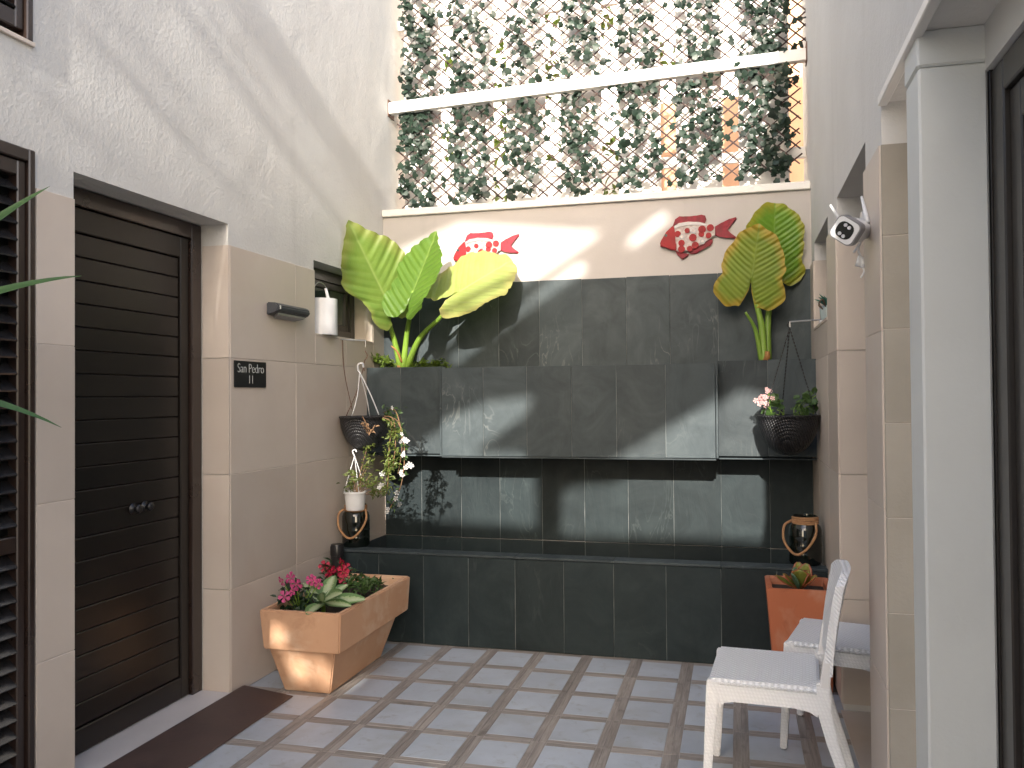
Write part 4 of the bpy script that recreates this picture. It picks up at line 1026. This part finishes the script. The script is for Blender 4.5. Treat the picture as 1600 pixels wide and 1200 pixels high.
# small white hanging pot under the basket
hp = at(555, 783, 4.72)
hw = empty('hanging_pot', (hp.x, hp.y, hp.z-0.06), 'small white hanging pot with a hooked plastic hanger under the black basket', 'pot')
obj('pot', lathe(bmesh.new(), [(0.048, hp.z-0.055), (0.055, hp.z-0.05), (0.064, hp.z+0.045), (0.070, hp.z+0.047), (0.070, hp.z+0.060), (0.061, hp.z+0.060), (0.058, hp.z+0.03)], hp.x, hp.y, 26), 'white_plastic', hw, angle=40)
ah = at(554, 712, 4.72); bm = bmesh.new()
tube(bm, curve_pts([ah, ah+Vector((-.008, 0, .012)), ah+Vector((-.012, 0, .028)), ah+Vector((.004, 0, .036)), ah+Vector((.014, 0, .022))], 5), 0.004, 8)
for dx, dy in ((-.066, -.01), (.05, .045), (.045, -.045)): tube(bm, [ah, Vector((hp.x+dx, hp.y+dy, hp.z+0.06))], 0.0022, 6)
obj('hanger', bm, 'white_plastic', hw, True)
hpl = empty('bushy_plant', (hp.x, hp.y, hp.z+0.05), 'bushy yellow-green plant overflowing the small white hanging pot', 'plant')
pts = [at(x, y, 4.70) for x, y in ((545, 758), (552, 752), (560, 748), (568, 752), (576, 755), (584, 762), (590, 752), (582, 742), (550, 740), (575, 730), (578, 715), (574, 700), (596, 768), (546, 772), (584, 774))]
obj('foliage', foliage(pts, 320, 0.030, 0.013, r, 0.017, 0.1), 'trail', hpl)
bm = bmesh.new()
for q in pts: tube(bm, curve_pts([(hp.x, hp.y, hp.z+0.03), (hp.x*.5+q.x*.5, hp.y, hp.z*.4+q.z*.6+.02), q], 4), 0.0022, 5)
obj('stem', bm, 'drystem', hpl)

# ================================================================== ROPE-HANDLED JARS
def jar(cx, cy, zb, label, ang):
    t = empty('lantern_jar', (cx, cy, zb), label, 'jar', 'black glass lantern jars')
    R_ = 0.083
    prof = [(R_*.9, zb), (R_, zb+0.012), (R_, zb+0.05), (R_*1.015, zb+0.055), (R_, zb+0.06), (R_, zb+0.095), (R_*1.015, zb+0.10), (R_, zb+0.105), (R_, zb+0.145), (R_*1.015, zb+0.15), (R_, zb+0.155), (R_, zb+0.18), (R_*.93, zb+0.20), (R_*.76, zb+0.215), (R_*.74, zb+0.25), (R_*.77, zb+0.253), (R_*.70, zb+0.255), (R_*.66, zb+0.22)]
    obj('jar_body', lathe(bmesh.new(), prof, cx, cy, 36), 'blackgloss', t, angle=50)
    for k in range(4):
        bm = bmesh.new(); zz_ = zb+0.218+k*0.0085
        tube(bm, [(cx+(R_*.77)*math.cos(a), cy+(R_*.77)*math.sin(a), zz_+0.003*math.sin(a+k)) for a in np.linspace(0, 2*math.pi, 28)], 0.0055, 7, False); obj('rope_collar', bm, 'rope', t, True)
    c, s = math.cos(ang), math.sin(ang)
    P_ = lambda u, v, z: (cx+u*c-v*s, cy+u*s+v*c, z)
    bm = bmesh.new(); tube(bm, curve_pts([P_(-.066, -.02, zb+0.225), P_(-.092, -.060, zb+0.20), P_(-.085, -.092, zb+0.13), P_(-.045, -.097, zb+0.072), P_(-.005, -.098, zb+0.062), P_(.045, -.094, zb+0.105), P_(.075, -.072, zb+0.17), P_(.066, -.04, zb+0.225)], 6), 0.0068, 8); obj('rope_handle', bm, 'rope', t, True)
    return t
jl = at(557, 868, 4.76)
jar(-2.245, 4.760, 0.5275, 'black glass jar with rope handle below the small white hanging pot', 0.25)
jar(0.343, 4.765, 0.5275, 'black glass jar with rope handle on the basin rim behind the orange planter', -0.35)
# little black post on the rim corner
po = empty('capped_post', (-2.275, 4.655, 0.0), 'short round black capped post in front of the left basin corner', 'post')
obj('tube', lathe(bmesh.new(), [(0.036, 0.0), (0.036, 0.50)], -2.282, 4.580, 20), 'black', po, angle=50)
obj('cap', lathe(bmesh.new(), [(0.039, 0.501), (0.040, 0.55), (0.034, 0.566), (0.01, 0.568)], -2.282, 4.580, 20), 'black', po, angle=50)

# ================================================================== PLANTERS
def frustum(bm, b, t, z0, z1, inner=None, zi=None, bev=0.0):
    (bx0, bx1, by0, by1), (tx0, tx1, ty0, ty1) = b, t
    lo_ = [bm.verts.new(p) for p in ((bx0, by0, z0), (bx1, by0, z0), (bx1, by1, z0), (bx0, by1, z0))]
    hi = [bm.verts.new(p) for p in ((tx0, ty0, z1), (tx1, ty0, z1), (tx1, ty1, z1), (tx0, ty1, z1))]
    bm.faces.new(lo_[::-1])
    for i in range(4): bm.faces.new((lo_[i], lo_[(i+1) % 4], hi[(i+1) % 4], hi[i]))
    if inner is None: bm.faces.new(hi)
    else:
        w = inner
        ins = [bm.verts.new(p) for p in ((tx0+w, ty0+w, z1), (tx1-w, ty0+w, z1), (tx1-w, ty1-w, z1), (tx0+w, ty1-w, z1))]
        dn = [bm.verts.new((v.co.x, v.co.y, zi)) for v in ins]
        for i in range(4):
            j = (i+1) % 4; bm.faces.new((hi[i], hi[j], ins[j], ins[i])); bm.faces.new((ins[i], ins[j], dn[j], dn[i]))
        bm.faces.new(dn)
    if bev: bmesh.ops.bevel(bm, geom=list(bm.edges), offset=bev, segments=2, affect='EDGES')
    return bm
lp_ = empty('terracotta_planter', (-2.0, 4.03, 0), 'long terracotta trough planter with a thick rim, full of flowers', 'planter')
obj('body', frustum(bmesh.new(), (-2.150, -1.905, 3.745, 4.345), (-2.185, -1.835, 3.655, 4.42), 0.001, 0.236, bev=0.006), 'terra', lp_, angle=40)
obj('rim', frustum(bmesh.new(), (-2.185, -1.790, 3.612, 4.462), (-2.200, -1.780, 3.600, 4.475), 0.2365, 0.424, 0.030, 0.36, 0.006), 'terra', lp_, angle=40)
obj('soil', B(-2.172, -1.808, 3.628, 4.447, 0.361, 0.372), 'soil', lp_)
rp_ = empty('terracotta_planter', (0.29, 4.44, 0), 'tall square orange terracotta planter with succulent behind the white chairs', 'planter')
obj('body', frustum(bmesh.new(), (0.165, 0.425, 4.305, 4.565), (0.128, 0.438, 4.275, 4.598), 0.001, 0.492, 0.028, 0.44, 0.005), 'terra2', rp_, angle=40)
obj('soil', B(0.158, 0.408, 4.305, 4.568, 0.441, 0.452), 'soil', rp_)

def blade(bm, p, d, n, L, Wd, arch=0.3, seg=8, lay=None, prof=None):
    """a single broad leaf growing from p towards d, arching over"""
    d, n = Vector(d).normalized(), Vector(n).normalized(); s = d.cross(n).normalized(); n = s.cross(d)
    rows = []
    for i in range(seg+1):
        t = i/seg; w = Wd*(prof(t) if prof else math.sin(math.pi*min(1, t*0.92+0.05))**0.8)
        c = Vector(p) + d*(L*t*(1-.15*arch*t)) - n*(arch*L*t*t*0.6)
        row = [bm.verts.new(c + s*(w*u) + n*(abs(u)*w*0.35)) for u in (-1, -0.55, 0, 0.55, 1)]
        if lay:
            for v, u in zip(row, (-1, -0.55, 0, 0.55, 1)): v[lay] = abs(u)
        rows.append(row)
    for a, b in zip(rows, rows[1:]):
        for k in range(4): bm.faces.new((a[k], a[k+1], b[k+1], b[k]))
# dieffenbachia
r = random.Random(9)
dc = Vector((-1.96, 3.80, 0.37))
df = empty('dumb_cane', dc, 'cream and green variegated plant lolling over the trough planter rim', 'plant')
J = at(505, 935, 3.78)
for (x, y, Yt, wd) in ((520, 898, 3.95, .041), (541, 912, 3.92, .033), (474, 910, 3.86, .031), (482, 956, 3.60, .041), (566, 934, 3.80, .038), (530, 925, 3.70, .042), (545, 944, 3.72, .026), (500, 925, 3.66, .022)):
    T = at(x, y, Yt); bm = bmesh.new(); lay = bm.verts.layers.float.new('margin')
    st = J + Vector((r.uniform(-.01, .01), r.uniform(-.01, .01), -0.02))
    d = T-st; nrm = Vector((d.x*-.2, -0.55, 0.8))
    blade(bm, st, d, nrm, d.length*1.06, wd, 0.12, 9, lay, lambda t: max(0.06, math.sin(math.pi*min(1, (t*0.93+0.02)))**0.75) if t > 0.12 else 0.15+t*3)
    obj('leaf', bm, 'varieg', df, True)
obj('stem', tube(bmesh.new(), [(J.x, J.y, 0.365), (J.x, J.y, J.z)], [0.012, 0.010], 8), 'greenstem', df, True)
# pink and red vincas, herbs
def vinca(base_p, label, leafpts, n, flowers, mt, sz):
    t = empty('vinca', base_p, label, 'plant')
    obj('foliage', foliage(leafpts, n, 0.055, 0.024, r, 0.022, 0.3), 'darkleaf', t)
    bm = bmesh.new()
    for q in [at(*f) for f in flowers]+leafpts: tube(bm, curve_pts([(base_p[0], base_p[1], 0.365), ((base_p[0]+q[0])/2, (base_p[1]+q[1])/2, (0.38+q[2])/2), q], 4), 0.0025, 5)
    obj('stem', bm, 'greenstem', t)
    for f in flowers: flower(t, at(*f), sz*r.uniform(.85, 1.15), mt, (r.gauss(0, .4), -1, r.gauss(.3, .3)), r)
vinca((-2.07, 3.76, 0.37), 'pink-flowered vinca at the near end of the trough planter', [at(x, y, 3.76) for x, y in ((450, 930), (460, 940), (470, 945), (480, 935), (455, 920), (448, 945), (490, 945), (468, 925), (476, 950), (500, 955))], 120,
      ((441, 908, 3.72), (454, 903, 3.76), (463, 913, 3.70), (458, 924, 3.68), (444, 932, 3.68), (491, 908, 3.76), (498, 912, 3.74), (486, 906, 3.80)), 'pink', 0.058)
vinca((-2.05, 4.12, 0.37), 'crimson-flowered vinca beside the capped black post in the trough planter', [at(x, y, 4.1) for x, y in ((515, 890), (525, 900), (535, 905), (522, 888), (540, 895), (510, 905), (512, 915))], 70,
      ((507, 885, 4.06), (517, 895, 4.04), (521, 890, 4.06), (535, 879, 4.10), (532, 891, 4.06), (536, 893, 4.04), (541, 888, 4.10), (538, 905, 4.02), (514, 899, 4.03)), 'crimson', 0.060)
hbm = empty('herb', (-1.95, 4.12, 0.37), 'low green herb filling the far end of the trough planter', 'plant')
obj('foliage', foliage([at(x, y, Y_) for x, y, Y_ in ((555, 905, 4.15), (565, 912, 4.1), (548, 915, 4.0), (575, 912, 4.2), (585, 910, 4.25), (592, 914, 4.2), (556, 922, 3.95), (570, 920, 4.05))], 190, 0.042, 0.018, r, 0.02, 0.5), 'herb', hbm)
# succulent
su = empty('succulent', (0.29, 4.40, 0.45), 'thick paddle-leaved green and red succulent in the tall orange planter', 'plant')
for (x, y, Yp, L_, wd, mt) in ((1250, 899, 4.33, .105, .050, 'paddle'), (1268, 900, 4.36, .10, .046, 'paddle'), (1262, 886, 4.44, .11, .044, 'paddle'), (1247, 884, 4.47, .10, .036, 'paddle'), (1238, 890, 4.40, .09, .030, 'succ_green'), (1236, 903, 4.33, .07, .028, 'succ_green'), (1222, 903, 4.36, .07, .022, 'paddle'), (1212, 906, 4.38, .07, .020, 'paddle'), (1278, 908, 4.33, .09, .034, 'paddle')):
    T = at(x, y, Yp); b_ = Vector((0.29, 4.42, 0.46)).lerp(T, 0.12); d = T-b_
    bm = bmesh.new(); lay = bm.verts.layers.float.new('margin')
    blade(bm, b_, d, Vector((-.25*d.x, -0.55, 0.83)), d.length*1.1, wd, -0.25, 10, lay, lambda t: max(0.12, (math.sin(math.pi*min(1, 0.12+t*0.86))**0.55)*(0.35+0.65*min(1, t*1.7))))
    o = obj('leaf', bm, mt, su, True); so = o.modifiers.new('thick', 'SOLIDIFY'); so.thickness = 0.006
obj('stem', tube(bmesh.new(), [(0.29, 4.42, 0.445), (0.285, 4.41, 0.53)], 0.014, 8), 'succ_green', su, True)

# ================================================================== CHAIRS
def chair(label, loc, rz):
    t = empty('chair', (0, 0, 0), label, 'chair', 'white woven resin chairs')
    def roundbox(x0, x1, y0, y1, z0, z1, b): 
        bm = box(bmesh.new(), x0, x1, y0, y1, z0, z1); bmesh.ops.bevel(bm, geom=list(bm.edges), offset=b, segments=3, affect='EDGES'); return bm
    obj('seat', roundbox(-0.185, 0.185, -0.205, 0.205, 0.408, 0.432, 0.010), 'resin_seat', t, angle=40)
    # apron with arched lower edge, one piece per side
    for y0, y1 in ((-0.206, -0.184), (0.184, 0.206)):
        bm = bmesh.new(); pts = [(-0.15, 0.412), (-0.15, 0.335), (-0.13, 0.352), (-0.10, 0.358), (0.10, 0.358), (0.15, 0.350), (0.175, 0.335), (0.19, 0.412)]
        prism(bm, [(a, y0, b) for a, b in pts], (0, 1, 0), y1-y0); obj('apron', bm, 'resin', t)
    for x0, x1 in ((-0.189, -0.166), (0.16, 0.182)):
        obj('apron', roundbox(x0, x1, -0.183, 0.183, 0.352, 0.409, 0.004), 'resin', t, angle=40)
    def leg(path, ws):
        bm = bmesh.new(); rings = []
        for (x, y, z), (wx, wy) in zip(path, ws):
            rings.append([bm.verts.new((x+a*wx, y+b*wy, z)) for a, b in ((-1, -1), (1, -1), (1, 1), (-1, 1))])
        for q, w in zip(rings, rings[1:]):
            for k in range(4): bm.faces.new((q[k], q[(k+1) % 4], w[(k+1) % 4], w[k]))
        bm.faces.new(rings[0]); bm.faces.new(rings[-1])
        bmesh.ops.bevel(bm, geom=list(bm.edges), offset=0.004, segments=2, affect='EDGES'); return bm
    for s in (-1, 1):
        obj('leg', leg([(-0.197, s*0.200, 0.0), (-0.185, s*0.192, 0.20), (-0.172, s*0.187, 0.36), (-0.168, s*0.187, 0.425)], [(0.013, 0.012), (0.016, 0.015), (0.022, 0.0195), (0.022, 0.0195)]), 'resin', t)
        lg = obj('leg', leg([(0.300, s*0.198, 0.0), (0.265, s*0.195, 0.12), (0.222, s*0.192, 0.25), (0.196, s*0.190, 0.36), (0.194, s*0.189, 0.45)], [(0.014, 0.012), (0.017, 0.014), (0.020, 0.016), (0.023, 0.019), (0.021, 0.019)]), 'resin', t)
    # curved back: stiles plus a woven shell with rounded top
    bm = bmesh.new(); nz, ny = 18, 18; outer = []
    def bx_(z): u = (z-0.40)/0.41; return 0.192 + 0.012*u + 0.040*u*u
    for side in (0, 1):
        rows = []
        for i in range(nz+1):
            u = i/nz; row = []
            for j in range(ny+1):
                v = -1+2*j/ny
                hw = 0.208-0.006*u
                top = 0.812 - 0.035*abs(v)**5
                z = 0.475 + (top-0.475)*u
                x = bx_(z) + 0.022*(1-v*v)*(0.4+0.6*u) + (0.028 if side else 0)
                row.append(bm.verts.new((x, v*hw, z)))
            rows.append(row)
        outer.append(rows)
        for a, b in zip(rows, rows[1:]):
            for j in range(ny): bm.faces.new((a[j], a[j+1], b[j+1], b[j]))
    A, Bk = outer
    for i in range(nz):
        for j in (0, ny): bm.faces.new((A[i][j], A[i+1][j], Bk[i+1][j], Bk[i][j]))
    for j in range(ny):
        for i in (0, nz): bm.faces.new((A[i][j], A[i][j+1], Bk[i][j+1], Bk[i][j]))
    obj('backrest', bm, weave_mat('white_resin_back', (0.84, 0.85, 0.87), 210, 0.45, 0.7, 0.85, (1, 2, 0), 0.005) if 'rb' not in MT else MT['rb'], t, angle=50)
    for s in (-1, 1):
        bm = leg([(0.197, s*0.190, 0.42), (0.203, s*0.192, 0.47), (0.208, s*0.192, 0.52), (0.213, s*0.190, 0.56)], [(0.018, 0.018), (0.015, 0.0165), (0.013, 0.0155), (0.011, 0.012)])
        obj('back_stile', bm, 'resin_smooth', t)
    t.location = loc; t.rotation_euler.z = rz
    return t
c1 = chair('white woven resin chair standing in the open in front of the orange planter', (0.0, 0.0, 0.0), 0.0)
def stand(c, corner, deg):
    a = math.radians(deg); x, y = -0.185, 0.205
    c.rotation_euler.z = a; c.location = (corner[0]-(x*math.cos(a)-y*math.sin(a)), corner[1]-(x*math.sin(a)+y*math.cos(a)), 0.0045 if corner[1] > 3.7 else 0.0)
stand(c1, (-0.080, 3.475), -4)
c2 = c1.copy(); COL.objects.link(c2); stand(c2, (0.268, 3.985), -13)
c2['label'] = 'white woven resin chair pushed back into the door recess of the right wall'
for ch in list(c1.children):
    c = ch.copy(); COL.objects.link(c); c.parent = c2

# ================================================================== SWORD-LEAVED PLANT AT THE LEFT
yc = empty('dracaena', (-2.02, 1.62, 0), 'green sword-leaved potted plant reaching in past the brown shutter', 'plant')
obj('pot', lathe(bmesh.new(), [(0.13, 0.001), (0.17, 0.30), (0.185, 0.31), (0.185, 0.35), (0.165, 0.35), (0.16, 0.30)], -2.02, 1.55, 28), 'terra', yc, angle=40)
obj('trunk', tube(bmesh.new(), curve_pts([(-2.02, 1.55, 0.28), (-2.05, 1.56, 0.8), (-2.02, 1.6, 1.45)], 8), 0.03, 10), 'bark', yc, True)
def sword(p, T, wd, up=0.0, sag=0.04):
    bm = bmesh.new(); p, T = Vector(p), Vector(T); d = T-p; seg = 12; rows = []
    s = d.cross(Vector((0.35, -0.6, 0.7))).normalized(); n = s.cross(d).normalized()
    for i in range(seg+1):
        t = i/seg; w = wd*(1-t)**0.75*(0.55+0.45*min(1, t*4)) + 0.0006
        c = p + d*t + Vector((0, 0, 1))*(sag*4*t*(1-t))
        rows.append([bm.verts.new(c - s*w + n*w*.3), bm.verts.new(c), bm.verts.new(c + s*w + n*w*.3)])
    for a, b in zip(rows, rows[1:]):
        for k in (0, 1): bm.faces.new((a[k], a[k+1], b[k+1], b[k]))
    obj('leaf', bm, 'sword', yc, True)
hd = Vector((-2.02, 1.60, 1.44))
sword((-2.02, 1.60, 1.62), at(78, 291, 1.80), 0.034, sag=0.02); sword((-2.02, 1.60, 1.56), at(128, 431, 1.86), 0.028, sag=0.03); sword((-2.02, 1.6, 1.44), at(96, 668, 1.84), 0.022, sag=0.035)
r = random.Random(12)
for k in range(22):
    a = r.uniform(1.2, 5.2); d = Vector((math.cos(a)*0.30-0.02, math.sin(a)*0.45-0.15, r.uniform(-0.1, 0.55)))
    T = hd+d; T.x = max(T.x, -2.33)
    sword(hd+Vector((0, 0, r.uniform(-.05, .15))), T, 0.022)

# added unseen vine in the screen's slot, breaks up sunlight on the left wall
r = random.Random(99)
cv = empty('dapple_vine', (-2.1, YO+0.05, 0), 'climbing vine over the tall slot of the white screen wall', 'plant')
vp = [(r.uniform(-1.95, -1.68), YO+0.06+r.uniform(-.02, .02), r.uniform(4.7, 7.2)) for _ in range(60)]
obj('foliage', foliage(vp, 260, 0.10, 0.055, r, 0.06, 0.2), 'darkleaf', cv)
bm = bmesh.new(); tube(bm, curve_pts([(-2.1, YO+.05, 0), (-2.05, YO+.05, 2.2), (-1.98, YO+.05, 3.6), (-1.9, YO+.05, 5.2), (-1.8, YO+.05, 7.1)], 8), 0.012, 6); obj('stem', bm, 'bark', cv)
